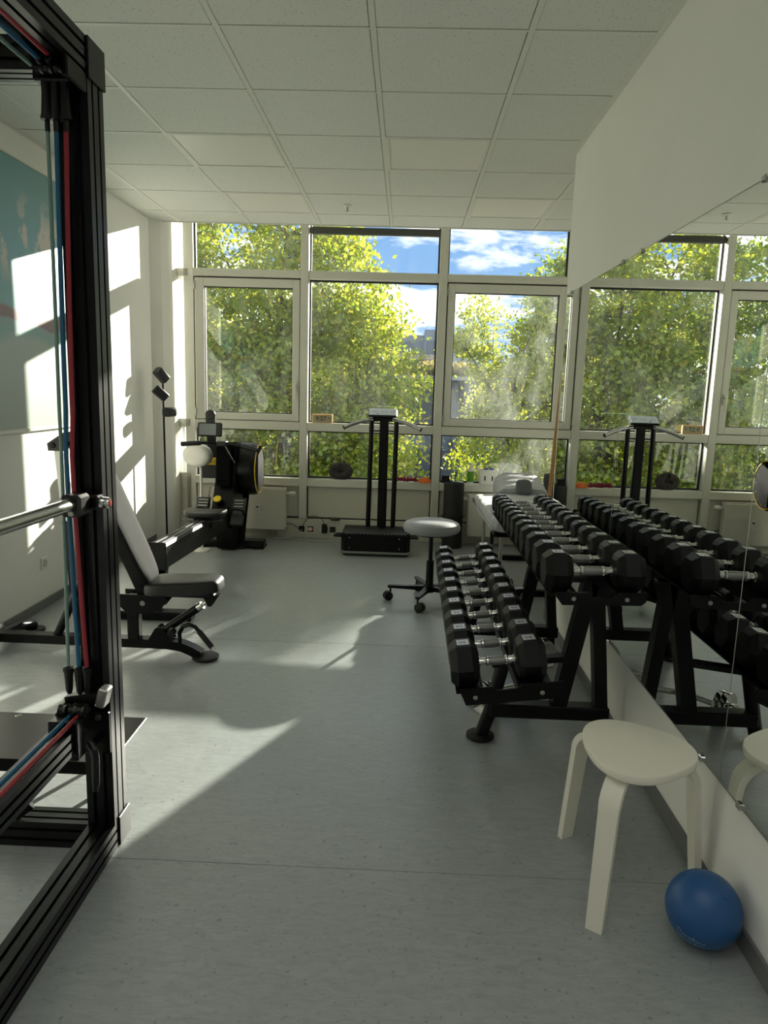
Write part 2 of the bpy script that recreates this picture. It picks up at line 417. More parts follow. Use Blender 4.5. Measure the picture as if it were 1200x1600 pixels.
# suspended ceiling: tiles in a T-bar grid
T = 0.625
ce = struct(MB().box(XL-0.2, XN+0.15, YB-0.15, 4.0, 3.05, 3.3).build('ceiling', 'wall_paint', smooth=0), 'suspended ceiling of pale mineral fibre tiles')
LIGHTS = {(-2, 2): 'white ceiling light panel nearest the rig, left of the pair above mid room',
          (0, 2): 'white ceiling light panel right of the pair above mid room',
          (-2, 4): 'white ceiling light panel near the windows, above the rowing machine',
          (1, 4): 'white ceiling light panel near the windows, beside the mirror wall end'}
CE_END = 3.52
bw = 0.012
for c in range(-4, 3):
    for r in range(-2, 6):
        x0, x1 = c*T, (c+1)*T; y0, y1 = r*T, min((r+1)*T, CE_END)
        xr = XR if y1 <= Y_END else XN
        x0 = max(x0, XL); x1 = min(x1, xr)
        if r == 2 and c >= 1: x1 = min((c+1)*T, XN)
        if x1-x0 < 0.05 or y1-y0 < 0.05: continue
        a0, a1, b0, b1 = x0+bw, x1-bw-0.003, y0+bw*0.6, y1-bw*0.6-0.003
        if (c, r) in LIGHTS:
            t = thing('ceiling_light', LIGHTS[(c, r)], 'ceiling light', (0.5*(x0+x1), 0.5*(y0+y1), H-0.001), 'flat light panels in the ceiling grid')
            f = MB()
            f.box(a0, a1, b0, b0+0.018, H-0.002, H+0.02); f.box(a0, a1, b1-0.018, b1, H-0.002, H+0.02)
            f.box(a0, a0+0.018, b0+0.018, b1-0.018, H-0.002, H+0.02); f.box(a1-0.018, a1, b0+0.018, b1-0.018, H-0.002, H+0.02)
            f.build('frame', 'ceiling_metal', t, smooth=0)
            MB().box(a0+0.018, a1-0.018, b0+0.018, b1-0.018, H+0.003, H+0.02).build('diffuser', 'plastic_white', t, smooth=0)
            continue
        MB().box(a0, a1, b0, b1, H+0.002, H+0.022, 0.002).build('ceiling_tile', 'ceiling_tile', ce, smooth=0)
for a, b, c, d in ((XL, XR, YB, -8*T), (XL, XR, -6*T, -5*T), (XL, XR, -3*T, -2*T-0.01), (XL, -2*T, -8*T, -3*T), (-T, 0, -8*T, -3*T), (T, XR, -8*T, -3*T), (-2*T, -T, -6*T, -5*T)):
    MB().box(a, b, c, d, H+0.002, H+0.02).build('ceiling_field', 'ceiling_tile', ce, smooth=0)
# added fill lamps behind the viewer, built as ceiling panels with downward spread
REAR_FILL = {(-2, -4): 'added fill light panel behind the viewer, front left', (0, -4): 'added fill light panel behind the viewer, front right', (-2, -5): 'added fill light panel behind the viewer, second row left', (0, -5): 'added fill light panel behind the viewer, second row right',
        (-2, -7): 'added fill light panel behind the viewer, third row left', (0, -7): 'added fill light panel behind the viewer, third row right', (-2, -8): 'added fill light panel behind the viewer, last row left', (0, -8): 'added fill light panel behind the viewer, last row right'}
for (c, r), lb in REAR_FILL.items():
    x0, y0 = c*T, r*T; t = thing('ceiling_light', lb, 'ceiling light', (x0+T/2, y0+T/2, H-0.001), 'flat light panels in the ceiling grid')
    for q in ((x0, x0+T, y0, y0+0.02), (x0, x0+T, y0+T-0.02, y0+T), (x0, x0+0.02, y0+0.02, y0+T-0.02), (x0+T-0.02, x0+T, y0+0.02, y0+T-0.02)):
        MB().box(*q, H-0.002, H+0.02).build('frame_bar', 'ceiling_metal', t, smooth=0)
    MB().box(x0+0.02, x0+T-0.02, y0+0.02, y0+T-0.02, H+0.006, H+0.02).build('diffuser', 'plastic_white', t, smooth=0)
    al = bpy.data.lights.new('fill_light', 'AREA'); al.shape = 'SQUARE'; al.size = T-0.06; al.energy = REAR_FILL_W; al.spread = math.radians(125); al.color = (1.0, 0.95, 0.88)
    ao = bpy.data.objects.new('fill_light', al); COL.objects.link(ao); ao.parent = t; ao.location = (0, 0, 0.004)
for c in range(-3, 3):
    y1 = CE_END; y0 = -2*T
    if c*T > XR: y0 = Y_END
    MB().box(c*T-bw, c*T+bw, y0, y1, H-0.001, H+0.03).build('grid_bar', 'ceiling_metal', ce, smooth=0)
for r in range(-2, 6):
    x1 = XR if r*T < Y_END else XN
    MB().box(XL, x1, r*T-bw*0.6, r*T+bw*0.6, H-0.0005, H+0.03).build('grid_bar', 'ceiling_metal', ce, smooth=0)
MB().box(XL, XN, CE_END-0.006, CE_END+0.012, H-0.006, 3.05).build('edge_board', 'ceiling_metal', ce, smooth=0)
MB().box(XR-0.028, XR, YB, Y_END, H-0.002, H+0.02).build('edge_trim', 'ceiling_metal', ce, smooth=0)
MB().box(XL, XL+0.02, YB, 3.42, H-0.002, H+0.02).build('edge_trim', 'ceiling_metal', ce, smooth=0)

# sprinkler
s = thing('sprinkler', 'small chrome sprinkler head hanging from the ceiling near the windows', 'sprinkler', (-0.33, 2.81, H-0.05))
MB().lathe([(0.034, H-0.001), (0.034, H-0.004), (0.016, H-0.009), (0.009, H-0.012)], (-0.33, 2.81, 0)).build('rosette', 'plastic_white', s)
MB().lathe([(0.006, H-0.009), (0.006, H-0.040), (0.003, H-0.042)], (-0.33, 2.81, 0), n=12).build('stem', 'steel', s)
MB().lathe([(0.014, H-0.041), (0.014, H-0.044)], (-0.33, 2.81, 0), n=16).build('deflector', 'steel', s)

# ------------------------------------------------------------------ facade of three windows
Z_S0, Z_S1 = 0.51, 0.585      # sill
Z_M0, Z_M1 = 1.045, 1.125     # middle transom
Z_T0, Z_T1 = 2.445, 2.515     # upper transom
Z_TOP = 2.98
M1 = (-1.888, -1.842); M2 = (-0.830, -0.757); M3 = (0.446, 0.522); M4 = (1.625, XN)
def facade():
    w = struct(empty('trim_1', (0, YF, 0)), 'white posts and rails of the window front')
    for a, b in (M1, M2, M3, M4):
        y0 = YF+0.075 if a < -1.5 else YF
        MB().box(a, b, y0, YO, 0.19, Z_TOP, 0.004).build('mullion', 'frame_white', w)
    for z0, z1, dy in ((Z_T0, Z_T1, 0.0), (Z_M0, Z_M1, 0.0), (Z_S0, Z_S1, 0.0)):
        for a, b in ((M1[1], M2[0]), (M2[1], M3[0]), (M3[1], M4[0])):
            MB().box(a, b, YF+0.006+dy, YO, z0, z1, 0.004).build('transom', 'frame_white', w)
    MB().box(-2.0, XN, YF, YO, Z_TOP, 3.05).build('head_rail', 'frame_white', w)
    MB().box(-2.0, XN, YF+0.02, YO, 0, 0.19, 0.004).build('cable_duct', 'panel_white', w)
    for a, b in ((M1[1], M2[0]), (M2[1], M3[0]), (M3[1], M4[0])):
        MB().box(a+0.012, b-0.010, YF+0.045, YO, 0.205, Z_S0-0.004, 0.003).build('infill_panel', 'panel_white', w)
        MB().box(a, b, YF+0.075, YO-0.01, 0.19, Z_S0).build('gasket', 'gasket', w, smooth=0)
    MB().box(-2.0, M1[0], YF+0.05, YO, 0.19, Z_S1, 0.003).build('infill_panel', 'panel_white', w)
    # glazing beads of the fixed panes
    for a, b, z0, z1 in ((M1[1], M2[0], Z_T1, Z_TOP), (M2[1], M3[0], Z_T1, Z_TOP), (M3[1], M4[0], Z_T1, Z_TOP), (M2[1], M3[0], Z_M1, Z_T0),
                         (M1[1], M2[0], Z_S1, Z_M0), (M2[1], M3[0], Z_S1, Z_M0), (M3[1], M4[0], Z_S1, Z_M0)):
        g = MB(); t = 0.014
        g.box(a, a+t, YG-0.012, YG+0.02, z0, z1); g.box(b-t, b, YG-0.012, YG+0.02, z0, z1)
        g.box(a+t, b-t, YG-0.012, YG+0.02, z0, z0+t); g.box(a+t, b-t, YG-0.012, YG+0.02, z1-t, z1)
        g.build('glazing_bead', 'gasket', w, smooth=0)
    for z0, z1 in ((Z_T0, Z_T1), (Z_M0, Z_M1), (Z_S1, Z_S1+0.02)): MB().box(-2.0, M1[0], YF+0.05, YO, z0, z1, 0.003).build('transom', 'frame_white', w)
    MB().box(-1.936, M1[1], YF+0.050, YF+0.066, 0.19, Z_TOP, 0.003).build('cover_strip', 'frame_white', w)
    # narrow glass beside the pillar
    MB().box(-2.0, M1[0], YG-0.003, YG+0.003, Z_S1, Z_TOP).build('pane', 'glass_clean', w, smooth=0)
facade()
for y in (WY0, -5.08, -4.23, WY1-0.05): MB().box(XL-0.14, XL-0.05, y, y+0.05, 0.35, 2.80, 0.004).build('mullion', 'frame_white', wv)
for z in (0.35, 2.75): MB().box(XL-0.14, XL-0.05, WY0, WY1, z, z+0.05, 0.004).build('rail', 'frame_white', wv)
MB().box(XL-0.10, XL-0.092, WY0, WY1, 0.35, 2.80).build('pane', 'glass_clean', wv, smooth=0)
def window(name, a, b, casement, lower_glass, main_glass, label, handle_x=None, hinge='l'):
    w = struct(empty(name, ((a+b)/2, YF, 0)), label)
    MB().box(a, b, YG-0.004, YG+0.004, Z_T1, Z_TOP).build('pane', 'glass_clean', w, smooth=0)
    MB().box(a, b, YG-0.004, YG+0.004, Z_S1, Z_M0).build('pane', lower_glass, w, smooth=0)
    if not casement:
        MB().box(a, b, YG-0.004, YG+0.004, Z_M1, Z_T0).build('pane', main_glass, w, smooth=0); return
    x0, x1, gx0, gx1 = casement; z0, z1, gz0, gz1 = Z_M1+0.006, Z_T0-0.012, 1.198, 2.356
    y0, y1 = YF+0.012, YF+0.085
    f = MB()
    def fr(x0, x1, z0, z1, gx0, gx1, gz0, gz1, y0, y1):
        m = MB()
        b_ = 0.005
        m.box(x0, gx0, y0, y1, z0, z1, b_); m.box(gx1, x1, y0, y1, z0, z1, b_)
        m.box(gx0-0.004, gx1+0.004, y0, y1, z0, gz0, b_); m.box(gx0-0.004, gx1+0.004, y0, y1, gz1, z1, b_)
        return m
    fr(x0, x1, z0, z1, gx0, gx1, gz0, gz1, y0, y1).build('casement_frame', 'frame_white', w)
    fr(gx0-0.002, gx1+0.002, gz0-0.002, gz1+0.002, gx0+0.007, gx1-0.007, gz0+0.007, gz1-0.007, y0+0.022, y1-0.01).build('glazing_bead', 'gasket', w, smooth=0)
    # dark rebate seen in the gap around the casement
    fr(a-0.001, b+0.001, Z_M1, Z_T0, a+0.02, b-0.02, Z_M1+0.02, Z_T0-0.02, YF+0.05, YO).build('rebate', 'gasket', w, smooth=0)
    MB().box(gx0, gx1, y0+0.036, y0+0.044, gz0, gz1).build('pane', main_glass, w, smooth=0)
    if handle_x:
        h = MB(); h.box(handle_x-0.012, handle_x+0.012, y0-0.012, y0, 1.40, 1.50, 0.004); h.build('handle_plate', 'frame_white', w)
        MB().tube([(handle_x, y0-0.012, 1.47), (handle_x, y0-0.04, 1.47), (handle_x, y0-0.045, 1.455), (handle_x, y0-0.045, 1.335)], 0.009, 10).build('handle', 'frame_white', w)
    hx = x0 if hinge == 'l' else x1
    for z in (z0+0.07, z1-0.07):
        MB().cyl((hx, y0-0.004, z-0.035), (hx, y0-0.004, z+0.035), 0.007, n=10).build('hinge', 'steel', w)
window('window_1', M1[1], M2[0], (-1.822, -0.838, -1.735, -0.905), 'glass_clean', 'glass_clean', 'left window with an opening casement', -0.868)
window('window_2', M2[1], M3[0], None, 'glass_clean', 'glass_clean', 'middle window with a fixed pane')
window('window_3', M3[1], M4[0], (0.532, 1.617, 0.596, 1.556), 'glass_dusty', 'glass_dusty', 'right window with an opening casement', None)
b = tag(MB().box(M2[1]+0.004, M3[0]-0.004, YF+0.03, YF+0.08, 2.845, 2.905, 0.004).build('roller_blind', 'blind'), 'rolled up dark blind at the top of the middle window', 'blind')

# ------------------------------------------------------------------ mirrors on the right wall
def mirror(y0, y1, label):
    t = thing('wall_mirror', label, 'mirror', (XR, (y0+y1)/2, 0.362), 'frameless mirror sheets on the right wall')
    z0, z1 = 0.362, 2.055
    MB().box(XR-0.006, XR-0.0003, y0+0.0015, y1-0.0015, z0, z1, 0.001).build('glass_sheet', 'mirror', t, smooth=0)
    e = MB(); e.box(XR-0.0065, XR-0.0003, y0, y0+0.0015, z0, z1); e.box(XR-0.0065, XR-0.0003, y1-0.0015, y1, z0, z1)
    e.box(XR-0.0068, XR-0.0003, y0, y1, z0-0.003, z0); e.box(XR-0.0068, XR-0.0003, y0, y1, z1, z1+0.002); e.build('polished_edge', 'alu', t, smooth=0)
    for yy in (y0+0.13, y1-0.13):
        for zz, s in ((z0, -1), (z1, 1)):
            MB().box(XR-0.014, XR, yy-0.012, yy+0.012, zz-0.010, zz+0.010, 0.003).build('mirror_clip', 'chrome', t)
mirror(0.15, 1.435, 'frameless mirror sheet farthest along the right wall')
mirror(-1.15, 0.15, 'frameless mirror sheet behind the near end of the dumbbell rack')
mirror(-2.45, -1.15, 'frameless mirror sheet beside the white stool, at the right edge')

# ------------------------------------------------------------------ picture on the left wall
def picture():
    t = thing('wall_picture', 'large landscape picture of clouds over a pale plain on the left wall', 'picture', (XL, 0.75, 1.15))
    m = mat('picture_print', (150, 180, 180), 0.35)
    nt = m.node_tree; N = nt.nodes; L = nt.links; bs = N['Principled BSDF']
    tc = N.new('ShaderNodeTexCoord'); sp = N.new('ShaderNodeSeparateXYZ'); L.new(tc.outputs['Object'], sp.inputs[0])
    g = N.new('ShaderNodeValToRGB'); e = g.color_ramp.elements
    mr = N.new('ShaderNodeMapRange'); mr.inputs[1].default_value = -0.79; mr.inputs[2].default_value = 0.79
    nm = N.new('ShaderNodeTexNoise'); nm.inputs['Scale'].default_value = 2.2; nm.inputs['Detail'].default_value = 6; L.new(tc.outputs['Object'], nm.inputs['Vector'])
    ad = N.new('ShaderNodeMath'); ad.operation = 'MULTIPLY_ADD'; ad.inputs[1].default_value = 0.18; L.new(nm.outputs[0], ad.inputs[0]); L.new(sp.outputs[2], ad.inputs[2])
    L.new(ad.outputs[0], mr.inputs[0]); L.new(mr.outputs[0], g.inputs[0])
    e[0].position = 0; e[0].color = (*lin((168, 176, 166)), 1); e[1].position = 1.0; e[1].color = (*lin((108, 158, 164)), 1)
    for p_, c_ in ((0.38, (176, 190, 184)), (0.42, (140, 180, 178)), (0.455, (150, 172, 172)), (0.465, (146, 118, 118)), (0.50, (150, 122, 120)), (0.52, (132, 182, 188)), (0.75, (120, 176, 182))):
        k = e.new(p_); k.color = (*lin(c_), 1)
    mp = N.new('ShaderNodeMapping'); mp.inputs['Scale'].default_value = (1, 1.9, 1.7); mp.inputs['Location'].default_value = (0, 0.35, 0.6); L.new(tc.outputs['Object'], mp.inputs[0])
    nz = N.new('ShaderNodeTexNoise'); nz.inputs['Scale'].default_value = 2.4; nz.inputs['Detail'].default_value = 7; nz.inputs['Roughness'].default_value = 0.55; L.new(mp.outputs[0], nz.inputs['Vector'])
    c2 = N.new('ShaderNodeValToRGB'); c2.color_ramp.elements[0].position = 0.50; c2.color_ramp.elements[1].position = 0.56; L.new(nz.outputs[0], c2.inputs[0])
    b2 = N.new('ShaderNodeMapRange'); b2.inputs[1].default_value = 0.05; b2.inputs[2].default_value = 0.22; L.new(sp.outputs[2], b2.inputs[0])
    b3 = N.new('ShaderNodeMapRange'); b3.inputs[1].default_value = 0.62; b3.inputs[2].default_value = 0.42; L.new(sp.outputs[2], b3.inputs[0])
    m1 = N.new('ShaderNodeMath'); m1.operation = 'MULTIPLY'; L.new(b2.outputs[0], m1.inputs[0]); L.new(b3.outputs[0], m1.inputs[1])
    m2 = N.new('ShaderNodeMath'); m2.operation = 'MULTIPLY'; L.new(m1.outputs[0], m2.inputs[0]); L.new(c2.outputs[0], m2.inputs[1])
    mx = N.new('ShaderNodeMix'); mx.data_type = 'RGBA'; L.new(m2.outputs[0], mx.inputs[0]); L.new(g.outputs[0], mx.inputs[6]); mx.inputs[7].default_value = (*lin((214, 206, 188)), 1)
    L.new(mx.outputs[2], bs.inputs['Base Color'])
    MB().box(XL, XL+0.018, -0.35, 1.80, 1.165, 2.70, 0.002).build('print', 'picture_print', t)
    f = MB(); f.box(XL, XL+0.024, -0.37, 1.812, 1.145, 1.166, 0.002); f.box(XL, XL+0.024, -0.37, 1.812, 2.70, 2.712, 0.002); f.box(XL, XL+0.024, 1.80, 1.812, 1.145, 2.712, 0.002)
    f.build('edge_frame', 'frame_white', t)
picture()

# ================================================================== WALL FITTINGS, RADIATORS, CABLES
def wall_socket(name, label, y, z):
    t = thing(name, label, 'socket', (XL, y, z-0.04))
    MB().box(XL, XL+0.010, y-0.04, y+0.04, z-0.04, z+0.04, 0.004).build('cover_plate', 'plastic_white', t)
    M = Matrix.Rotation(0, 4, 'X')
    MB().lathe([(0.025, XL+0.009), (0.024, XL+0.0125), (0.020, XL+0.0125), (0.019, XL+0.0105), (0.0, XL+0.0105)], (0, y, z), axis='x').build('socket_well', 'socket_grey', t)
wall_socket('wall_socket', 'white wall socket low on the left wall behind the rig', 1.325, 0.293)

def radiator(label, x0, x1, cat='radiator', valve_right=True, meter=None):
    z0, z1, y0, y1 = 0.095, 0.50, 3.645, 3.745
    t = thing('panel_radiator', label, cat, ((x0+x1)/2, (y0+y1)/2, 0.0), 'white panel radiators under the windows')
    MB().box(x0, x1, y0, y0+0.014, z0, z1-0.008, 0.005).build('front_panel', 'radiator_white', t)
    MB().box(x0+0.01, x1-0.01, y1-0.022, y1-0.008, z0+0.01, z1-0.012, 0.005).build('back_panel', 'radiator_white', t)
    for xs in (x0-0.003, x1): MB().box(xs, xs+0.003, y0+0.003, y1-0.01, z0+0.02, z1-0.004).build('side_cheek', 'radiator_white', t, smooth=0)
    g = MB(); n = int((x1-x0)/0.016)
    for i in range(n+1):
        x = x0+(x1-x0-0.004)*i/n; g.box(x, x+0.006, y0+0.012, y1-0.02, z1-0.008, z1)
    for yy in (y0+0.010, (y0+y1)/2-0.008, y1-0.026): g.box(x0, x1, yy, yy+0.006, z1-0.006, z1+0.0005)
    stuff(g.build('top_grille', 'radiator_white', t, smooth=0))
    f = MB()
    for i in range(1, int((x1-x0)/0.035)):
        x = x0+i*0.035; f.box(x, x+0.02, y0+0.025, y1-0.03, z0+0.02, z1-0.02)
    stuff(f.build('convector_fin', 'panel_white', t, smooth=0))
    xv = x1 if valve_right else x0; s = 1 if valve_right else -1
    MB().lathe([(0.011, 0), (0.011, 0.03), (0.020, 0.032), (0.021, 0.055), (0.019, 0.088), (0.012, 0.094)], (xv+(0 if s > 0 else -0.094), y0+0.05, z1-0.055), axis='x', n=18).build('thermostat_valve', 'plastic_white', t)
    p = MB()
    for dx in (0.10, 0.15):
        x = xv-s*dx; p.tube([(x, y0+0.05, z0+0.03), (x, y0+0.05, 0.05), (x, y0+0.06, 0.03), (x, 3.77, 0.03)], 0.008, 8)
        p.lathe([(0.014, 0.045), (0.014, 0.085)], (x, y0+0.05, 0), n=12)
    p.build('feed_pipe', 'steel', t)
    if meter:
        m_ = MB().box(meter-0.018, meter+0.018, y0-0.022, y0, 0.235, 0.345, 0.006).build('heat_meter', 'plastic_white', t)
        MB().box(meter-0.010, meter+0.010, y0-0.0235, y0-0.022, 0.31, 0.325).build('meter_display', 'gasket', m_, smooth=0)
radiator('white panel radiator under the left window behind the rowing machine', -1.66, -0.945, meter=-1.205)
radiator('white panel radiator under the right window behind the rolled mat', 0.80, 1.52, valve_right=False)

def duct_socket(x, label, red=False, dark=True):
    t = thing('duct_socket', label, 'socket', (x, YF+0.02, 0.05))
    z = 0.092; y = YF+0.02
    MB().box(x-0.036, x+0.036, y-0.008, y, z-0.036, z+0.036, 0.003).build('cover_plate', 'plastic_white', t)
    MB().box(x-0.029, x+0.029, y-0.0095, y-0.006, z-0.029, z+0.029, 0.002).build('insert', 'black_plastic', t)
    if red: MB().lathe([(0.021, y-0.0115), (0.019, y-0.0105), (0.018, y-0.0095)], (x-0.006, 0, z), axis='y').build('socket_well', 'plastic_white', t); MB().box(x+0.010, x+0.028, y-0.011, y-0.009, z-0.018, z+0.020, 0.0).build('red_insert', 'red', t, smooth=0)
    else: MB().lathe([(0.022, y-0.0115), (0.019, y-0.0105), (0.018, y-0.0095)], (x, 0, z), axis='y').build('socket_well', 'charcoal', t)
duct_socket(-0.80, 'black socket on the cable duct beside the radiator')
duct_socket(-0.712, 'red and white socket on the cable duct', red=True)
duct_socket(-0.575, 'socket behind the black charger plug on the cable duct')
duct_socket(-0.497, 'black socket on the cable duct next to the vibration platform')
def plug():
    t = thing('charger_plug', 'black charger block plugged into the cable duct with a thin black lead', 'charger', (-0.577, 3.74, 0.06))
    MB().box(-0.600, -0.552, 3.715, 3.760, 0.060, 0.150, 0.006).build('body', 'black_plastic', t)
    MB().tube([(-0.577, 3.735, 0.148), (-0.60, 3.74, 0.20), (-0.66, 3.75, 0.225), (-0.72, 3.75, 0.222), (-0.77, 3.75, 0.16), (-0.80, 3.748, 0.115), (-0.805, 3.757, 0.10)], 0.003, 6).build('lead', 'black_plastic', t)
plug()
tag(MB().tube([(-1.02, 3.755, 0.155), (-0.96, 3.755, 0.14), (-0.90, 3.752, 0.142), (-0.86, 3.75, 0.12), (-0.815, 3.752, 0.085)], 0.0035, 6).build('black_cable', 'black_plastic'), 'thin black cable running from the radiator to a duct socket', 'cable')
tag(MB().tube([(-1.12, 3.73, 0.006), (-0.98, 3.70, 0.006), (-0.90, 3.74, 0.01), (-0.86, 3.752, 0.04), (-0.795, 3.752, 0.088)], 0.004, 6).build('white_cable', 'cable_white'), 'white cable rising from the floor into the left duct socket', 'cable')
tag(MB().tube([(-1.05, 3.66, 0.005), (-0.92, 3.70, 0.005), (-0.78, 3.66, 0.005), (-0.62, 3.64, 0.005), (-0.50, 3.67, 0.005), (-0.40, 3.62, 0.005)], 0.0045, 6).build('white_cable', 'cable_white'), 'white cable lying along the floor below the duct sockets', 'cable')
tag(MB().lathe([(0.0, 0.19), (0.050, 0.19), (0.052, 0.197), (0.046, 0.206), (0.0, 0.207)], (-0.475, 3.762, 0), n=28).build('black_disc', 'black_plastic'), 'flat black disc resting on the cable duct under the middle window', 'disc')

# ------------------------------------------------------------------ things on the sill and transom
def clock():
    t = thing('desk_clock', 'small wooden digital clock reading 9:27 on the window transom', 'clock', (-0.615, 3.79, Z_M1))
    x0, x1 = -0.712, -0.520; xc = (x0+x1)/2
    MB().box(x0, x1, 3.775, 3.815, Z_M1, Z_M1+0.080, 0.004).build('case', 'clock_wood', t)
    MB().box(x0+0.012, x1-0.012, 3.7735, 3.776, Z_M1+0.012, Z_M1+0.068).build('display', 'clock_face', t, smooth=0)
    text_mesh('9:27', 0.060, 'digits', 'ink', t, face_cam((xc-0.012, 3.7728, Z_M1+0.040)), 0.0004)
    text_mesh('36', 0.024, 'digits', 'ink', t, face_cam((xc+0.065, 3.7728, Z_M1+0.046)), 0.0004)
clock()
def neck_cushion():
    cx, cy = -0.432, 3.80
    t = thing('ring_cushion', 'black patterned ring-shaped cushion standing on the window sill', 'cushion', (cx, cy, Z_S1))
    N_ = 30
    def ring(u, v):
        a = 2*PI*u+PI/2+0.05; R = 0.052; rr_ = 0.036
        k = 1.0 if math.sin(a) > -0.75 else 0.9
        ph = 2*PI*v
        x = (R+rr_*math.cos(ph))*math.cos(a)*1.36; z = (R+rr_*math.cos(ph))*math.sin(a)
        z = max(z, -0.078)
        return (cx+x, cy+0.035*math.sin(ph), Z_S1+0.079+z)
    MB().grid(lambda u, v: ring(u*0.985, v), 36, 14).build('cushion_ring', 'pattern_black', t)
    MB().lathe([(0.0, cy-0.020), (0.022, cy-0.019), (0.026, cy-0.008), (0.026, cy+0.012), (0.0, cy+0.014)], (cx, 0, Z_S1+0.079), axis='y', n=20).build('centre_pad', 'charcoal', t)
neck_cushion()
def mini_db(cx, label):
    t = thing('mini_dumbbell', label, 'dumbbell', (cx, 3.80, Z_S1), 'magenta hand weights on the sill')
    z = Z_S1+0.025
    for s in (-1, 1):
        m_ = MB(); m_.loft([[(cx+s*h, 3.80+r*math.cos(PI/3*j), z+r*math.sin(PI/3*j)*0.99) for j in range(6)] for h, r in ((0.025, 0.02), (0.030, 0.027), (0.046, 0.027), (0.050, 0.02))])
        m_.build('head', 'magenta', t, smooth=0)
    MB().tube([(cx-0.026, 3.80, z), (cx, 3.80, z), (cx+0.026, 3.80, z)], [0.011, 0.014, 0.011], 12).build('handle', 'magenta', t)
mini_db(0.150, 'small magenta dumbbell on the sill beside the vibration platform post')
mini_db(0.256, 'small magenta dumbbell on the sill next to the orange dome')
tag(MB().lathe([(0.072, Z_S1), (0.070, Z_S1+0.005), (0.054, Z_S1+0.026), (0.032, Z_S1+0.042), (0.014, Z_S1+0.049), (0.0, Z_S1+0.050)], (0.384, 3.80, 0), n=28).build('marker_dome', 'orange'), 'orange rubber dome lying on the window sill', 'dome')
tag(MB().box(0.545, 0.625, 3.770, 3.840, Z_S1, Z_S1+0.045, 0.004).build('black_box', 'black_plastic'), 'flat black box on the sill behind the rolled mat, lower of two', 'box', 'black boxes on the sill')
tag(MB().box(0.549, 0.621, 3.773, 3.837, Z_S1+0.0455, Z_S1+0.072, 0.004).build('black_box', 'charcoal'), 'smaller black box lying on top of another on the sill', 'box', 'black boxes on the sill')
def jar():
    t = thing('glass_jar', 'clear glass beaker on a white saucer beside the pump bottle', 'jar', (0.705, 3.80, Z_S1))
    MB().lathe([(0.034, Z_S1), (0.050, Z_S1+0.008), (0.052, Z_S1+0.014), (0.0, Z_S1+0.014)], (0.705, 3.80, 0)).build('saucer', 'plastic_white', t)
    MB().lathe([(0.0, Z_S1+0.015), (0.030, Z_S1+0.015), (0.031, Z_S1+0.105), (0.037, Z_S1+0.112), (0.034, Z_S1+0.112), (0.028, Z_S1+0.105), (0.027, Z_S1+0.019), (0.0, Z_S1+0.019)], (0.705, 3.80, 0)).build('beaker', 'clear_glass', t)
jar()
def bottle():
    t = thing('pump_bottle', 'white pump bottle with a green label on the right window sill', 'bottle', (0.822, 3.80, Z_S1))
    z = Z_S1
    MB().lathe([(0.0, z), (0.030, z), (0.032, z+0.01), (0.032, z+0.125), (0.028, z+0.14), (0.014, z+0.152), (0.014, z+0.16)], (0.822, 3.80, 0)).build('body', 'plastic_white', t)
    MB().lathe([(0.0325, z+0.02), (0.0328, z+0.022), (0.0328, z+0.118), (0.0325, z+0.12)], (0.822, 3.80, 0)).build('label', 'green_label', t)
    p = MB(); p.lathe([(0.015, z+0.155), (0.015, z+0.172), (0.006, z+0.174), (0.006, z+0.19), (0.013, z+0.191), (0.013, z+0.201), (0.0, z+0.203)], (0.822, 3.80, 0), n=16)
    p.tube([(0.822, 3.80, z+0.196), (0.800, 3.79, z+0.197), (0.789, 3.785, z+0.190)], 0.004, 8); p.build('pump', 'plastic_white', t)
bottle()
def tub():
    cx, cy, z = 0.985, 3.78, Z_S1
    t = thing('storage_tub', 'white plastic tub with a rim holding blue-topped items on the sill', 'tub', (cx, cy, z))
    def rr2(w, d, r, z, n=5):
        out = []
        for qx, qy, a0 in ((1, 1, 0), (-1, 1, 90), (-1, -1, 180), (1, -1, 270)):
            for i in range(n+1):
                a = math.radians(a0+90*i/n); out.append((cx+qx*(w-r)+r*math.cos(a), cy+qy*(d-r)+r*math.sin(a), z))
        return out
    MB().loft([rr2(0.078, 0.038, 0.02, z), rr2(0.090, 0.045, 0.02, z+0.13), rr2(0.100, 0.052, 0.024, z+0.132), rr2(0.100, 0.052, 0.024, z+0.145), rr2(0.090, 0.044, 0.02, z+0.145), rr2(0.075, 0.036, 0.02, z+0.02)]).build('body', 'plastic_white', t)
    for dx in (-0.03, 0.04):
        MB().box(cx+dx-0.007, cx+dx+0.007, cy-0.0435, cy-0.040, z+0.04, z+0.085, 0.002).build('slot', 'gasket', t)
    for dx, lb in ((-0.02, 'blue capped jar standing in the white tub, left of two'), (0.035, 'blue capped jar standing in the white tub, right of two')):
        j = thing('capped_jar', lb, 'jar', (cx+dx, cy, z+0.021), 'blue capped jars in the tub')
        MB().lathe([(0.0, z+0.021), (0.020, z+0.021), (0.020, z+0.130), (0.0, z+0.132)], (cx+dx, cy, 0), n=16).build('body', 'plastic_white', j)
        MB().lathe([(0.022, z+0.128), (0.022, z+0.148), (0.018, z+0.156), (0.0, z+0.157)], (cx+dx, cy, 0), n=16).build('cap', 'blue_soft', j)
tub()

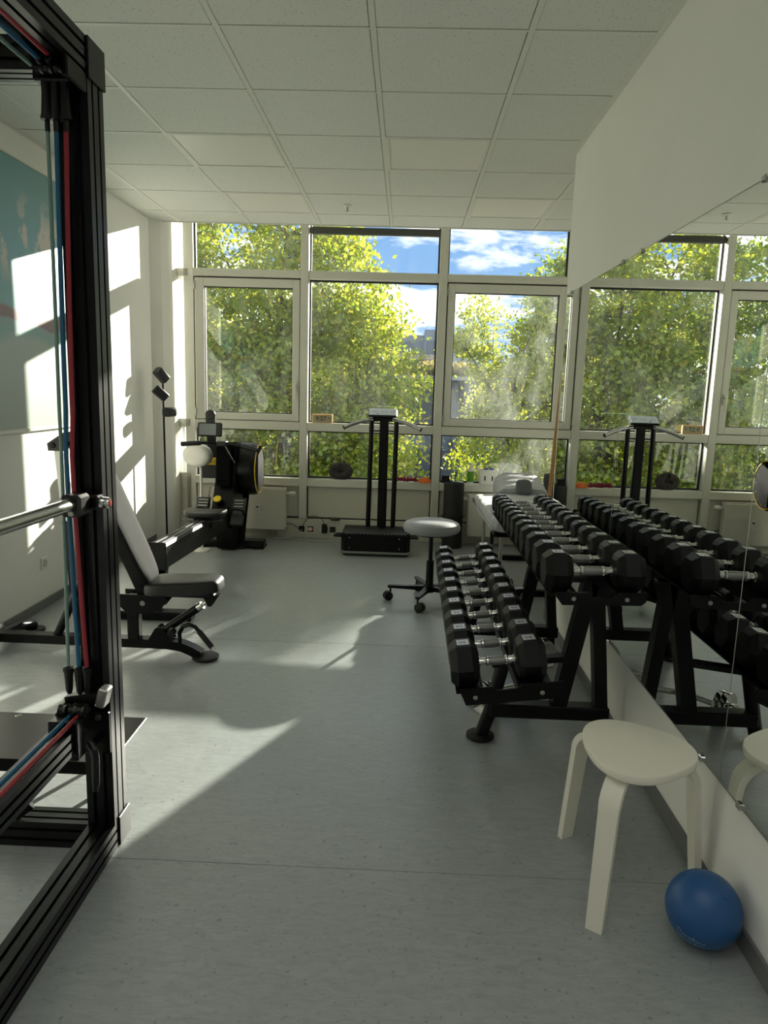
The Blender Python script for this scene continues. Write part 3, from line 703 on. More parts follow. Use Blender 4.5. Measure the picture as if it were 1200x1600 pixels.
# ------------------------------------------------------------------ rolled mat, stick, table
def mat_roll():
    cx, cy = 0.655, 3.60
    t = thing('rolled_mat', 'dark grey exercise mat rolled up and standing in front of the middle post', 'exercise mat', (cx, cy, 0))
    pts = []; r = 0.018; a = 0
    sec = []
    for i in range(150):
        a = i*0.25; r = 0.018+0.083*i/149; sec.append((cx+r*math.cos(a), cy+r*math.sin(a)))
    m_ = MB(); th = 0.008
    v = []; f = []
    for i, (x, y) in enumerate(sec):
        a = i*0.25
        for rr_, z in ((0, 0), (0, 0.612), (-th*0.5, 0.612), (-th*0.5, 0)):
            v.append((x+rr_*math.cos(a), y+rr_*math.sin(a), z+0.003*math.sin(a*0.7)*(1 if z > 0.1 else 0)))
    for i in range(len(sec)-1):
        for k in range(4): f.append((i*4+k, i*4+(k+1) % 4, (i+1)*4+(k+1) % 4, (i+1)*4+k))
    m_.add(v, f); m_.build('rolled_sheet', 'charcoal', t)
    s = MB(); s.tube([(cx+0.1045*math.cos(PI+k*0.2), cy+0.1045*math.sin(PI+k*0.2), 0.30) for k in range(17)], 0.004, 6, rx=2.5); s.build('strap', 'black_plastic', t)
    MB().tube([(cx-0.10, cy-0.03, 0.30), (cx-0.125, cy-0.04, 0.22), (cx-0.115, cy-0.05, 0.12), (cx-0.10, cy-0.03, 0.08)], 0.004, 6).build('strap_tail', 'black_plastic', t)
mat_roll()
def mat_roll_small():
    cx, cy = 1.545, 3.56
    t = thing('foam_roller', 'black foam roller standing upright in the corner past the treatment table', 'foam roller', (cx, cy, 0))
    MB().lathe([(0.0, 0.01), (0.062, 0.0), (0.066, 0.005), (0.066, 0.725), (0.062, 0.73), (0.030, 0.73), (0.030, 0.70), (0.0, 0.70)], (cx, cy, 0)).build('body', 'charcoal', t)
    g = MB()
    for k in range(9): g.lathe([(0.0663, 0.08+k*0.07), (0.068, 0.085+k*0.07), (0.068, 0.115+k*0.07), (0.0663, 0.12+k*0.07)], (cx, cy, 0))
    g.build('tread', 'rubber', t)
mat_roll_small()
def stick():
    t = thing('wooden_stick', 'flat wooden stick leaning from the treatment table against the mirror wall end', 'stick', (1.189, 1.86, 0.606))
    a, b = Vector((1.189, 1.86, 0.606)), Vector((1.156, 1.505, 1.60))
    d = (b-a).normalized(); sx = Vector((1, 0, 0)); sx = (sx-d*sx.dot(d)).normalized(); sy = d.cross(sx)
    L_ = []
    for p in (a, b): L_.append([p+sx*u*0.0125+sy*w*0.008 for u, w in ((-1, -1), (1, -1), (1, 1), (-1, 1))])
    MB().loft(L_).build('shaft', 'wood', t, smooth=0)
    c = a+d*0.16
    MB().loft([[c+d*q+sx*u*0.005-sy*0.0084 for u in (-1, 1)]+[c+d*q+sx*u*0.005-sy*0.0078 for u in (1, -1)] for q in (-0.02, 0.02)]).build('slot', 'gasket', t, smooth=0)
stick()
def massage_table():
    x0, x1, y0, y1, zt = 0.80, 1.46, 1.78, 3.48, 0.60
    t = thing('treatment_table', 'grey padded treatment table with a raised headrest by the right window', 'treatment table', ((x0+x1)/2, (y0+y1)/2, 0))
    def pad(x0, x1, y0, y1, z0, z1, name, m_='fabric_grey', wr=0.010, R=0.045):
        nu, nv = 26, 40
        def fn(u, v):
            # closed rounded pad: u around x-section, v along y
            a = 2*PI*u; cx, cz = (x0+x1)/2, (z0+z1)/2; hw, hh = (x1-x0)/2, (z1-z0)/2
            e = 0.35
            ca, sa = math.cos(a), math.sin(a)
            x = cx+hw*math.copysign(abs(ca)**e, ca); z = cz+hh*math.copysign(abs(sa)**e, sa)
            k = 1-0.0*v
            end = min(v, 1-v)*nv
            sh = 1.0 if end >= 2 else (0.90 if end < 1 else 0.97)
            x = cx+(x-cx)*sh; z = cz+(z-cz)*(sh if end < 1 else 1)
            y = y0+(y1-y0)*v
            w = wr*math.sin(y*37+a*3)*math.sin(y*11+2*a)
            return (x+w*ca, y, z+w*max(sa, 0)*0.6)
        m = MB().grid(fn, nu, nv, cu=True)
        m.add([fn(i/nu, 0) for i in range(nu)], [tuple(range(nu))]); m.add([fn(i/nu, 1) for i in range(nu)], [tuple(range(nu))])
        return m.build(name, m_, t, smooth=60)
    pad(x0, x1, y0, y1-0.42, zt-0.10, zt, 'mattress')
    # raised head section with face cushion, tilted up at the far end
    def head(u, v):
        a = -0.15*PI+1.3*PI*u; hw = 0.22; cx = (x0+x1)/2+0.085
        th = PI*u
        x = cx+hw*math.copysign(abs(math.cos(th))**0.6, math.cos(th)); z = zt-0.02+0.165*abs(math.sin(th))**0.55
        y = y1-0.42+0.36*v
        z = (zt-0.06)+(z-(zt-0.06))*(0.55+0.45*v)
        z += 0.006*math.sin(y*60+th*5)*math.sin(th*4)
        return (x, y, z)
    m = MB().grid(head, 24, 12)
    m.add([head(i/24, 0) for i in range(25)], [tuple(range(25))]); m.add([head(i/24, 1) for i in range(25)], [tuple(range(25))[::-1]])
    m.build('head_section', 'fabric_grey', t, smooth=60)
    cx = (x0+x1)/2+0.085
    M = rot('X', 62)
    fc = MB()
    def sup(r, z, k=0.55): return [(r*math.copysign(abs(math.cos(q))**k, math.cos(q))*1.0, r*1.05*math.copysign(abs(math.sin(q))**k, math.sin(q)), z) for q in [2*PI*j/24 for j in range(24)]]
    loops = [sup(0.060, -0.01), sup(0.068, 0.0), sup(0.068, 0.018), sup(0.058, 0.026), sup(0.03, 0.029)]
    loops = [[M @ Vector(p) + Vector((cx, y1-0.415, zt+0.055)) for p in l] for l in loops]
    fc.loft(loops).build('face_cushion', 'cushion_dark', t)
    MB().box(x0+0.02, x1-0.02, y0+0.02, y1-0.02, zt-0.13, zt-0.10, 0.004).build('bed_frame', 'black_metal', t)
    MB().tube([(x0+0.005, y0+0.02, zt-0.085), (x0-0.004, (y0+y1)/2, zt-0.09), (x0+0.005, y1-0.45, zt-0.085)], 0.006, 8).build('piping', 'fabric_grey', t)
    for yy in (y0+0.22, y1-0.35):
        for xx in (x0+0.10, x1-0.10):
            MB().tube([(xx, yy, zt-0.115), (xx, yy+0.02, 0.30), (xx, yy, 0.02)], 0.016, 10).build('leg', 'steel', t)
        MB().box(x0+0.03, x1-0.03, yy-0.03, yy+0.03, 0.0, 0.045, 0.008).build('foot_bar', 'black_metal', t)
    MB().tube(arc((x0+0.17, y0+0.10, 0.02), 0.13, 170, 60, 10, 'yz'), 0.007, 8).build('foot_lever', 'chrome', t)
    MB().box(x0+0.03, x0+0.055, y0+0.30, y0+0.33, zt-0.24, zt-0.11, 0.004).build('height_handle', 'black_plastic', t)
massage_table()

# ------------------------------------------------------------------ vibration platform
def vibration():
    t = thing('vibration_platform', 'black vibration platform with upright posts and a chrome handlebar by the window', 'exercise machine', (-0.05, 3.27, 0))
    x0, x1, y0, y1 = -0.355, 0.255, 3.07, 3.47
    poly = [(x0+0.03, y0), (x1-0.03, y0), (x1, y0+0.05), (x1, y1), (x0, y1), (x0, y0+0.05)]
    MB().prism(poly, 'z', 0.035, 0.190).build('base_housing', 'black_metal', t, smooth=0)
    def off(d): return [(x+(d if x > -0.05 else -d), y+(-d if y < 3.2 else d)) for x, y in poly]
    MB().prism(off(0.006), 'z', 0.026, 0.044).build('trim_strip', 'alu', t, smooth=0)
    MB().prism(off(-0.012), 'z', 0.0, 0.028).build('rubber_base', 'rubber', t, smooth=0)
    MB().prism(off(-0.006), 'z', 0.190, 0.204).build('foot_plate', 'rubber', t, smooth=0)
    r = MB()
    for i in range(18): r.box(x0+0.05+i*0.03, x0+0.058+i*0.03, y0+0.002, y0+0.010, 0.200, 0.2055); r.box(x0+0.05+i*0.03, x0+0.058+i*0.03, y1-0.014, y1-0.006, 0.200, 0.2055)
    stuff(r.build('edge_studs', 'alu', t, smooth=0))
    for x in (x0+0.075, x1-0.095):
        for z in (0.075, 0.165): MB().lathe([(0.006, y0-0.003), (0.006, y0+0.002)], (x, 0, z), axis='y', n=12).build('screw', 'chrome', t)
    for s, xx in ((-1, x0), (1, x1)):
        MB().tube([(xx, y0+0.07, 0.165), (xx+s*0.05, y0+0.075, 0.165), (xx+s*0.062, y0+0.09, 0.160), (xx+s*0.062, y0+0.20, 0.150), (xx+s*0.05, y0+0.215, 0.15), (xx, y0+0.22, 0.15)], 0.013, 10).build('carry_handle', 'black_plastic', t)
    MB().box(-0.052, 0.030, 3.385, 3.445, 0.20, 1.225, 0.012).build('main_post', 'black_anod', t)
    for x in (-0.125, 0.100):
        MB().tube([(x-0.012 if x < 0 else x-0.008, 3.415, 0.20), (x, 3.415, 1.185)], 0.022, 16).build('side_post', 'black_anod', t)
    MB().box(-0.125, 0.100, 3.41, 3.425, 1.08, 1.092).build('cross_brace', 'black_anod', t, smooth=0)
    pts = []
    for k in range(17):
        u = -1+k/8; pts.append((-0.025+0.345*u, 3.40-0.05*abs(u)**2, 1.195-0.085*u*u))
    hb = MB().tube(pts, 0.018, 14).build('handlebar', 'chrome', t)
    MB().tube(pts[6:11], 0.020, 14).build('grip_sleeve', 'black_plastic', t)
    for p_, q_ in ((pts[0], pts[1]), (pts[-1], pts[-2])):
        d = (Vector(p_)-Vector(q_)).normalized(); MB().cyl(Vector(p_)-d*0.002, Vector(p_)+d*0.006, 0.0195, n=14).build('end_cap', 'black_plastic', t)
    M = rot('X', 28, (-0.02, 3.40, 1.255))
    c = MB().box(-0.155, 0.105, 3.325, 3.455, 1.235, 1.262, 0.012, M).build('console', 'black_plastic', t)
    MB().box(-0.148, 0.098, 3.331, 3.449, 1.262, 1.268, 0.003, M).build('control_panel', 'screen_pale', t)
    for i, dx in enumerate((-0.115, -0.09, -0.03, 0.0, 0.05, 0.07)):
        MB().box(dx-0.007, dx+0.007, 3.38, 3.395, 1.267, 1.2695, 0.0, M).build('button', 'leather_grey', t, smooth=0)
    MB().box(-0.075, -0.068, 3.345, 3.36, 1.267, 1.271, 0, M).build('safety_key', 'ink', t, smooth=0)
vibration()

# ------------------------------------------------------------------ round swivel stool
def swivel():
    cx, cy = 0.385, 1.78
    t = thing('swivel_stool', 'round grey swivel stool on castors beside the dumbbell rack', 'stool', (cx, cy, 0))
    MB().lathe([(0.0, 0.492), (0.160, 0.492), (0.188, 0.502), (0.199, 0.523), (0.199, 0.537), (0.188, 0.558), (0.158, 0.572), (0.09, 0.579), (0.0, 0.581)], (cx, cy, 0), n=40).build('seat', 'leather_grey', t)
    MB().lathe([(0.0, 0.478), (0.12, 0.478), (0.125, 0.484), (0.12, 0.492), (0.0, 0.492)], (cx, cy, 0)).build('seat_plate', 'black_metal', t)
    MB().tube([(cx+0.05, cy, 0.474), (cx+0.11, cy+0.02, 0.47), (cx+0.16, cy+0.03, 0.474)], 0.006, 8).build('height_lever', 'black_plastic', t)
    MB().cyl((cx, cy, 0.28), (cx, cy, 0.48), 0.0145, n=16).build('gas_piston', 'black_anod', t)
    MB().lathe([(0.027, 0.075), (0.029, 0.09), (0.027, 0.10), (0.026, 0.29), (0.022, 0.295)], (cx, cy, 0), n=20).build('column_sleeve', 'black_metal', t)
    MB().lathe([(0.0, 0.068), (0.036, 0.068), (0.040, 0.08), (0.040, 0.115), (0.030, 0.122)], (cx, cy, 0), n=20).build('hub', 'black_metal', t)
    for k in range(5):
        a = math.radians(180+72*k); d = Vector((math.cos(a), math.sin(a), 0)); n = Vector((-d.y, d.x, 0)); c = Vector((cx, cy, 0))
        L_ = []
        for q, w, z0, z1 in ((0.03, 0.021, 0.078, 0.112), (0.17, 0.018, 0.085, 0.108), (0.285, 0.014, 0.088, 0.106), (0.292, 0.010, 0.090, 0.103)):
            L_.append([c+d*q+n*w+Vector((0, 0, z0)), c+d*q-n*w+Vector((0, 0, z0)), c+d*q-n*w+Vector((0, 0, z1)), c+d*q+n*w+Vector((0, 0, z1))])
        arm = MB().loft(L_).build('leg', 'black_metal', t, smooth=0)
        b2 = a+0.9*k+0.4; e = Vector((math.cos(b2), math.sin(b2), 0)); f = Vector((-e.y, e.x, 0))
        p = c+d*0.272; w = p+e*0.018+Vector((0, 0, 0.031))
        cs = MB()
        for s in (-1, 1):
            q = w+f*s*0.014
            cs.tube([q-f*0.010, q-f*0.008, q+f*0.008, q+f*0.010], [0.026, 0.031, 0.031, 0.026], 18)
        cs.cyl(w-f*0.02, w+f*0.02, 0.009, n=10)
        cs.cyl(p+Vector((0, 0, 0.035)), p+Vector((0, 0, 0.092)), 0.007, n=10)
        cs.build('castor', 'rubber', t)
swivel()

# ------------------------------------------------------------------ white three-legged stool
def white_stool():
    t = thing('three_legged_stool', 'white lacquered bentwood stool with three legs beside the mirror', 'stool', (0.87, -1.135, 0))
    c = Vector((0.885, -1.140, 0)); zt = 0.452
    feet = [Vector((0.762, -0.905, 0)), Vector((0.752, -1.330, 0)), Vector((1.108, -1.125, 0))]
    def loop(sc_, z):
        out = []
        for j in range(60):
            a = 2*PI*j/60
            R = 0.163+0.013*math.cos(3*(a-math.radians(0)))
            out.append((c.x+0.004+R*sc_*math.cos(a)*0.97, c.y+0.002+R*sc_*math.sin(a)*1.06, z))
        return out
    MB().loft([loop(0.965, zt-0.026), loop(0.992, zt-0.023), loop(1.0, zt-0.018), loop(1.0, zt-0.005), loop(0.99, zt-0.001), loop(0.97, zt)]).build('seat', 'lacquer_white', t, smooth=40)
    for f in feet:
        d = (f-c); d.z = 0; d.normalize(); n = Vector((-d.y, d.x, 0))
        rr_ = (f-c).length
        zb = zt-0.027; th = 0.021; R = 0.062
        path = [c+d*(0.05)+Vector((0, 0, zb-th/2)), c+d*(rr_-0.125)+Vector((0, 0, zb-th/2))]
        q0 = rr_-0.115
        for k in range(1, 10):
            a = math.radians(90-88*k/9.0); path.append(c+d*(q0+R*1.25*math.cos(a))+Vector((0, 0, zb-th/2-R*1.35+R*1.35*math.sin(a))))
        xe = q0+R*1.25
        for k in range(1, 6): path.append(c+d*(xe+(rr_-xe)*k/5)+Vector((0, 0, (zb-th/2-R*1.35)*(1-k/5))))
        L_ = []
        for i, p in enumerate(path):
            tg = (path[min(i+1, len(path)-1)]-path[max(i-1, 0)]).normalized(); nn = n.cross(tg).normalized()
            w = 0.029*(1-0.26*max(0, (i-8))/9.0) if i > 1 else 0.029
            L_.append([p+n*w+nn*th/2, p-n*w+nn*th/2, p-n*w-nn*th/2, p+n*w-nn*th/2])
        L_[-1] = [Vector((q.x, q.y, 0.0)) for q in L_[-1]]
        MB().loft(L_).build('leg', 'lacquer_white', t, smooth=30)
white_stool()

# ------------------------------------------------------------------ blue ball
def ball():
    R = 0.098; c = Vector((1.033, -1.352, R))
    t = thing('exercise_ball', 'small blue exercise ball on the floor under the white stool', 'ball', (c.x, c.y, 0))
    def fn(u, v):
        a = 2*PI*u; b_ = PI*v
        p = Vector((math.sin(b_)*math.cos(a), math.sin(b_)*math.sin(a), math.cos(b_)))
        return c+p*R
    MB().grid(fn, 40, 24, cu=True).build('skin', 'ball_blue', t, smooth=80)
    fwd = (CAM-c).normalized(); fwd = Vector((-0.56, -0.62, -0.42)).normalized()
    up = Vector((0.12, 0.25, 1)); rgt = up.cross(fwd); rgt.normalize(); up = fwd.cross(rgt)
    q = math.radians(-20); r2 = rgt*math.cos(q)+up*math.sin(q); u2 = up*math.cos(q)-rgt*math.sin(q)
    def w(dy, rad):
        def f(co):
            x, y = co.x, co.y+dy
            return c+(fwd+(r2*(x/R)+u2*(y/R))).normalized()*(R+0.0004+max(co.z, 0)*0.1)
        return f
    text_mesh('TheraBand', 0.0185, 'lettering', 'ball_print', t, None, 0.0002, 1.02, w(0.010, R))
    text_mesh('Pilates Ball', 0.0165, 'lettering', 'ball_print', t, None, 0.0002, 1.05, w(-0.010, R))
    MB().lathe([(0.0, 0.0), (0.007, 0.0), (0.007, 0.002), (0.0, 0.002)], tuple(c+Vector((0.3, -0.55, 0.77)).normalized()*(R-0.0005)), n=14).build('valve_plug', 'ball_blue', t)
ball()

# ================================================================== DUMBBELL RACK
LO_TILT = -7.0; UP_TILT = -1.3
def rack():
    t = thing('dumbbell_rack', 'black two-tier steel dumbbell rack along the mirror wall', 'dumbbell rack', (0.75, 0.3, 0))
    Y0, Y1 = -0.632, 1.205
    def plate(y):
        lo = [(0.408, 0.388), (0.437, 0.327), (0.745, 0.366), (0.788, 0.386), (0.793, 0.420), (0.785, 0.436), (0.640, 0.419), (0.618, 0.400), (0.545, 0.391), (0.530, 0.405)]
        up = [(0.729, 0.769), (0.737, 0.752), (0.760, 0.722), (1.038, 0.729), (1.054, 0.742), (1.058, 0.770), (1.051, 0.777), (0.965, 0.775), (0.940, 0.755), (0.862, 0.753), (0.848, 0.772)]
        for poly, bolts in ((lo, ((0.470, 0.358), (0.712, 0.388))), (up, ((0.800, 0.746), (0.988, 0.749)))):
            p = MB().prism(poly, 'y', y, y+0.005).build('end_plate', 'black_metal', t, smooth=0)
            for bx, bz in bolts:
                MB().lathe([(0.0, y-0.004), (0.006, y-0.004), (0.0085, y-0.001), (0.0085, y+0.001)], (bx, 0, bz), axis='y', n=14).build('bolt', 'steel', p)
    plate(Y0); plate(Y1)
    for a, b, lip in ((0.398, 0.498, 'r'), (0.626, 0.752, 'l')):
        M = rot('Y', LO_TILT, (0.562, 0, 0.394))
        MB().box(a, b, Y0+0.005, Y1, 0.388, 0.392, 0, M).build('shelf_rail', 'black_metal', t, smooth=0)
        x = b if lip == 'r' else a
        MB().box(x-0.002, x+0.002, Y0+0.005, Y1, 0.356, 0.404, 0, M).build('rail_lip', 'black_metal', t, smooth=0)
    for a, b, lip in ((0.712, 0.806, 'r'), (0.950, 1.050, 'l')):
        M = rot('Y', UP_TILT, (0.878, 0, 0.764))
        MB().box(a, b, Y0+0.005, Y1, 0.759, 0.763, 0, M).build('shelf_rail', 'black_metal', t, smooth=0)
        x = b if lip == 'r' else a
        MB().box(x-0.002, x+0.002, Y0+0.005, Y1, 0.728, 0.775, 0, M).build('rail_lip', 'black_metal', t, smooth=0)
    for y in (-0.235, 0.80):
        MB().box(0.575, 1.075, y-0.035, y+0.035, 0.112, 0.172, 0.006).build('base_beam', 'black_metal', t)
        MB().tube([(0.548, y+0.01, 0.012), (0.578, y, 0.12), (0.625, y, 0.345)], 0.029, 16).build('front_leg', 'black_metal', t)
        MB().lathe([(0.0, 0.0), (0.052, 0.0), (0.060, 0.006), (0.060, 0.016), (0.048, 0.020), (0.0, 0.021)], (0.545, y+0.01, 0), n=26).build('foot_disc', 'rubber', t)
        MB().tube([(1.04, y, 0.012), (1.04, y, 0.14)], 0.026, 14).build('rear_leg', 'black_metal', t)
        MB().lathe([(0.0, 0.0), (0.050, 0.0), (0.056, 0.006), (0.056, 0.016), (0.0, 0.020)], (1.04, y, 0), n=24).build('foot_disc', 'rubber', t)
        L_ = [[(x-0.032, y-0.03, z), (x+0.032, y-0.03, z), (x+0.032, y+0.03, z), (x-0.032, y+0.03, z)] for x, z in ((0.862, 0.165), (0.962, 0.722))]
        MB().loft(L_).build('front_upright', 'black_metal', t, smooth=0)
        L_ = [[(x-0.026, y-0.03, z), (x+0.026, y-0.03, z), (x+0.026, y+0.03, z), (x-0.026, y+0.03, z)] for x, z in ((1.040, 0.165), (0.985, 0.722))]
        MB().loft(L_).build('rear_upright', 'black_metal', t, smooth=0)
        MB().box(0.575, 0.895, y-0.025, y+0.025, 0.330, 0.356, 0.004, rot('Y', LO_TILT, (0.6, 0, 0.345))).build('shelf_arm', 'black_metal', t)
        MB().box(0.74, 1.045, y-0.025, y+0.025, 0.708, 0.728, 0.004).build('shelf_arm', 'black_metal', t)
rack()

# ------------------------------------------------------------------ hex dumbbells
NUM_LO = ['30', '28', '26', '24', '22', '20', '18', '16', '14', '12']
NUM_UP = ['12', '10', '10', '9', '8', '7', '6', '5', '4', '3', '2', '1']
def dumbbell_proto(num, hl, ff, gap, name, label, group):
    """hex dumbbell lying along X, origin at its bottom centre"""
    t = thing(name, label, 'dumbbell', (0, 0, 0), group)
    R = ff/2/math.cos(PI/6); zc = ff/2
    def hexl(x, k, ch=0.0):
        return [(x, R*k*math.cos(PI/3*j), zc+R*k*math.sin(PI/3*j)) for j in range(6)]
    for s in (-1, 1):
        a, b = s*gap/2, s*(gap/2+hl); c = 0.027*s
        h = MB().loft([hexl(a, 0.60), hexl(a+c*0.25, 0.80), hexl(a+c, 1.0), hexl(b-c, 1.0), hexl(b-c*0.1, 0.77), hexl(b, 0.73)]).build('head', 'urethane', t, smooth=0)
        xm = (a+b)/2; w = (hl-0.054)/2*0.84; d = R/2*0.66; zt = zc+ff/2
        fr = MB(); q = 0.004
        fr.box(xm-w-q, xm+w+q, d, d+q, zt-0.001, zt+0.0018); fr.box(xm-w-q, xm+w+q, -d-q, -d, zt-0.001, zt+0.0018)
        fr.box(xm-w-q, xm-w, -d, d, zt-0.001, zt+0.0018); fr.box(xm+w, xm+w+q, -d, d, zt-0.001, zt+0.0018)
        fr.build('plate_rim', 'urethane', h, smooth=0)
        MB().box(xm-w, xm+w, -d, d, zt-0.001, zt+0.0008).build('number_plate', 'number_plate', h, smooth=0)
        M = Matrix.Translation((xm, 0, zt+0.001)) @ Matrix.Rotation(PI, 4, 'Z')
        text_mesh(num, min(0.042, w*1.3), 'numeral', 'ink', h, M, 0.0002)
    g = gap/2
    hd = MB().lathe([(0.0105, -g*0.66), (0.0150, -g*0.60), (0.0172, -g*0.25), (0.0178, 0), (0.0172, g*0.25), (0.0150, g*0.60), (0.0105, g*0.66)], (0, 0, zc), axis='x', n=16).build('handle_grip', 'knurl', t)
    for s in (-1, 1):
        MB().lathe([(0.0168, s*g*0.44), (0.0180, s*g*0.46), (0.0180, s*g*0.56), (0.0160, s*g*0.58)], (0, 0, zc), axis='x', n=16).build('grip_ring', 'chrome', t)
        MB().lathe([(0.0140, s*g*0.58), (0.0145, s*g*0.72), (0.0145, s*g*0.88), (0.0185, s*g*0.90), (0.0185, s*g*1.03)], (0, 0, zc), axis='x', n=16).build('handle_collar', 'chrome', t)
    return t
ORD = ['nearest', 'second nearest', 'third nearest', 'fourth nearest', 'fifth nearest', 'sixth nearest', 'seventh nearest', 'eighth nearest', 'ninth nearest', 'tenth nearest', 'eleventh nearest', 'farthest']
for i in range(10):
    k = i/9.0
    d = dumbbell_proto(NUM_LO[i], 0.108-0.004*k, 0.160-0.006*k, 0.137, 'hex_dumbbell', 'black hex dumbbell with chrome handle, %s of ten on the lower rack tier' % (ORD[i] if i < 9 else 'farthest'), 'hex dumbbells on the lower tier')
    d.location = (0.562+0.010*k, -0.545+0.1860*i, 0.3935+0.001*k); d.rotation_euler = (0, math.radians(LO_TILT), 0)
UPY = [-0.56, -0.37, -0.19, -0.02, 0.13, 0.29, 0.43, 0.575, 0.715, 0.855, 0.985, 1.11]
for i in range(12):
    k = i/11.0
    d = dumbbell_proto(NUM_UP[i], 0.102-0.008*k, 0.141-0.036*k, 0.152-0.004*k, 'hex_dumbbell', 'black hex dumbbell with chrome handle, %s of twelve on the upper rack tier' % ORD[i], 'hex dumbbells on the upper tier')
    d.location = (0.8775+0.004*k, UPY[i], 0.7635); d.rotation_euler = (0, math.radians(UP_TILT), 0)

# ------------------------------------------------------------------ curl bar lying under the rack
def curl_bar():
    t = thing('curl_bar', 'chrome curl bar with small chrome weight discs lying under the rack', 'barbell', (0.58, 0.4, 0))
    z = 0.075
    pts = [(0.530, -0.050, z), (0.650, 0.080, z), (0.690, 0.125, z), (0.755, 0.165, z), (0.830, 0.195, z), (0.862, 0.240, z), (0.850, 0.310, z), (0.855, 0.370, z), (0.915, 0.410, z), (0.975, 0.445, z), (1.000, 0.500, z), (0.970, 0.560, z), (0.965, 0.610, z), (0.960, 0.72, z)]
    MB().tube(pts, 0.014, 12).build('bar', 'chrome', t)
    for (a, b) in ((Vector(pts[0]), Vector(pts[1])), (Vector(pts[-1]), Vector(pts[-2]))):
        d = (b-a).normalized(); q = d.to_track_quat('Z', 'Y').to_matrix().to_4x4()
        for o in (0.075, 0.105):
            MB().lathe([(0.016, -0.012), (0.055, -0.012), (0.060, -0.013), (0.074, -0.013), (0.075, -0.010), (0.075, 0.010), (0.074, 0.013), (0.060, 0.013), (0.055, 0.012), (0.016, 0.012)], tuple(a+d*o), n=30, M=q).build('weight_disc', 'chrome', t)
        MB().lathe([(0.0145, -0.014), (0.028, -0.014), (0.030, 0.0), (0.028, 0.014), (0.0145, 0.014)], tuple(a+d*0.045), n=20, M=q).build('collar', 'chrome', t)
        MB().lathe([(0.0, -0.002), (0.018, 0.0), (0.020, 0.004), (0.020, 0.055), (0.014, 0.058)], tuple(a-d*0.018), n=18, M=q).build('end_sleeve', 'steel', t)
curl_bar()

# ================================================================== CABLE RIG (left)
def profile_box(x0, x1, y0, y1, z0, z1, axis, name, t):
    """black aluminium extrusion with two open T-slots on each long face"""
    m = MB(); g = 0.010; d = 0.012
    def prof(u0, u1, w0, w1):
        out = []
        def side(p, q, nrm):
            L_ = math.hypot(q[0]-p[0], q[1]-p[1]); e = ((q[0]-p[0])/L_, (q[1]-p[1])/L_)
            out.append(p)
            for c in (0.30, 0.70):
                a = c*L_-g/2; b = c*L_+g/2
                A = (p[0]+e[0]*a, p[1]+e[1]*a); B = (p[0]+e[0]*b, p[1]+e[1]*b)
                out.extend([A, (A[0]+nrm[0]*d, A[1]+nrm[1]*d), (B[0]+nrm[0]*d, B[1]+nrm[1]*d), B])
        side((u0, w0), (u1, w0), (0, 1)); side((u1, w0), (u1, w1), (-1, 0)); side((u1, w1), (u0, w1), (0, -1)); side((u0, w1), (u0, w0), (1, 0))
        return out
    if axis == 'z': m.prism(prof(x0, x1, y0, y1), 'z', z0, z1)
    elif axis == 'y': m.prism(prof(x0, x1, z0, z1), 'y', y0, y1)
    else: m.prism(prof(y0, y1, z0, z1), 'x', x0, x1)
    return m.build(name, 'rig_anod', t, smooth=0)
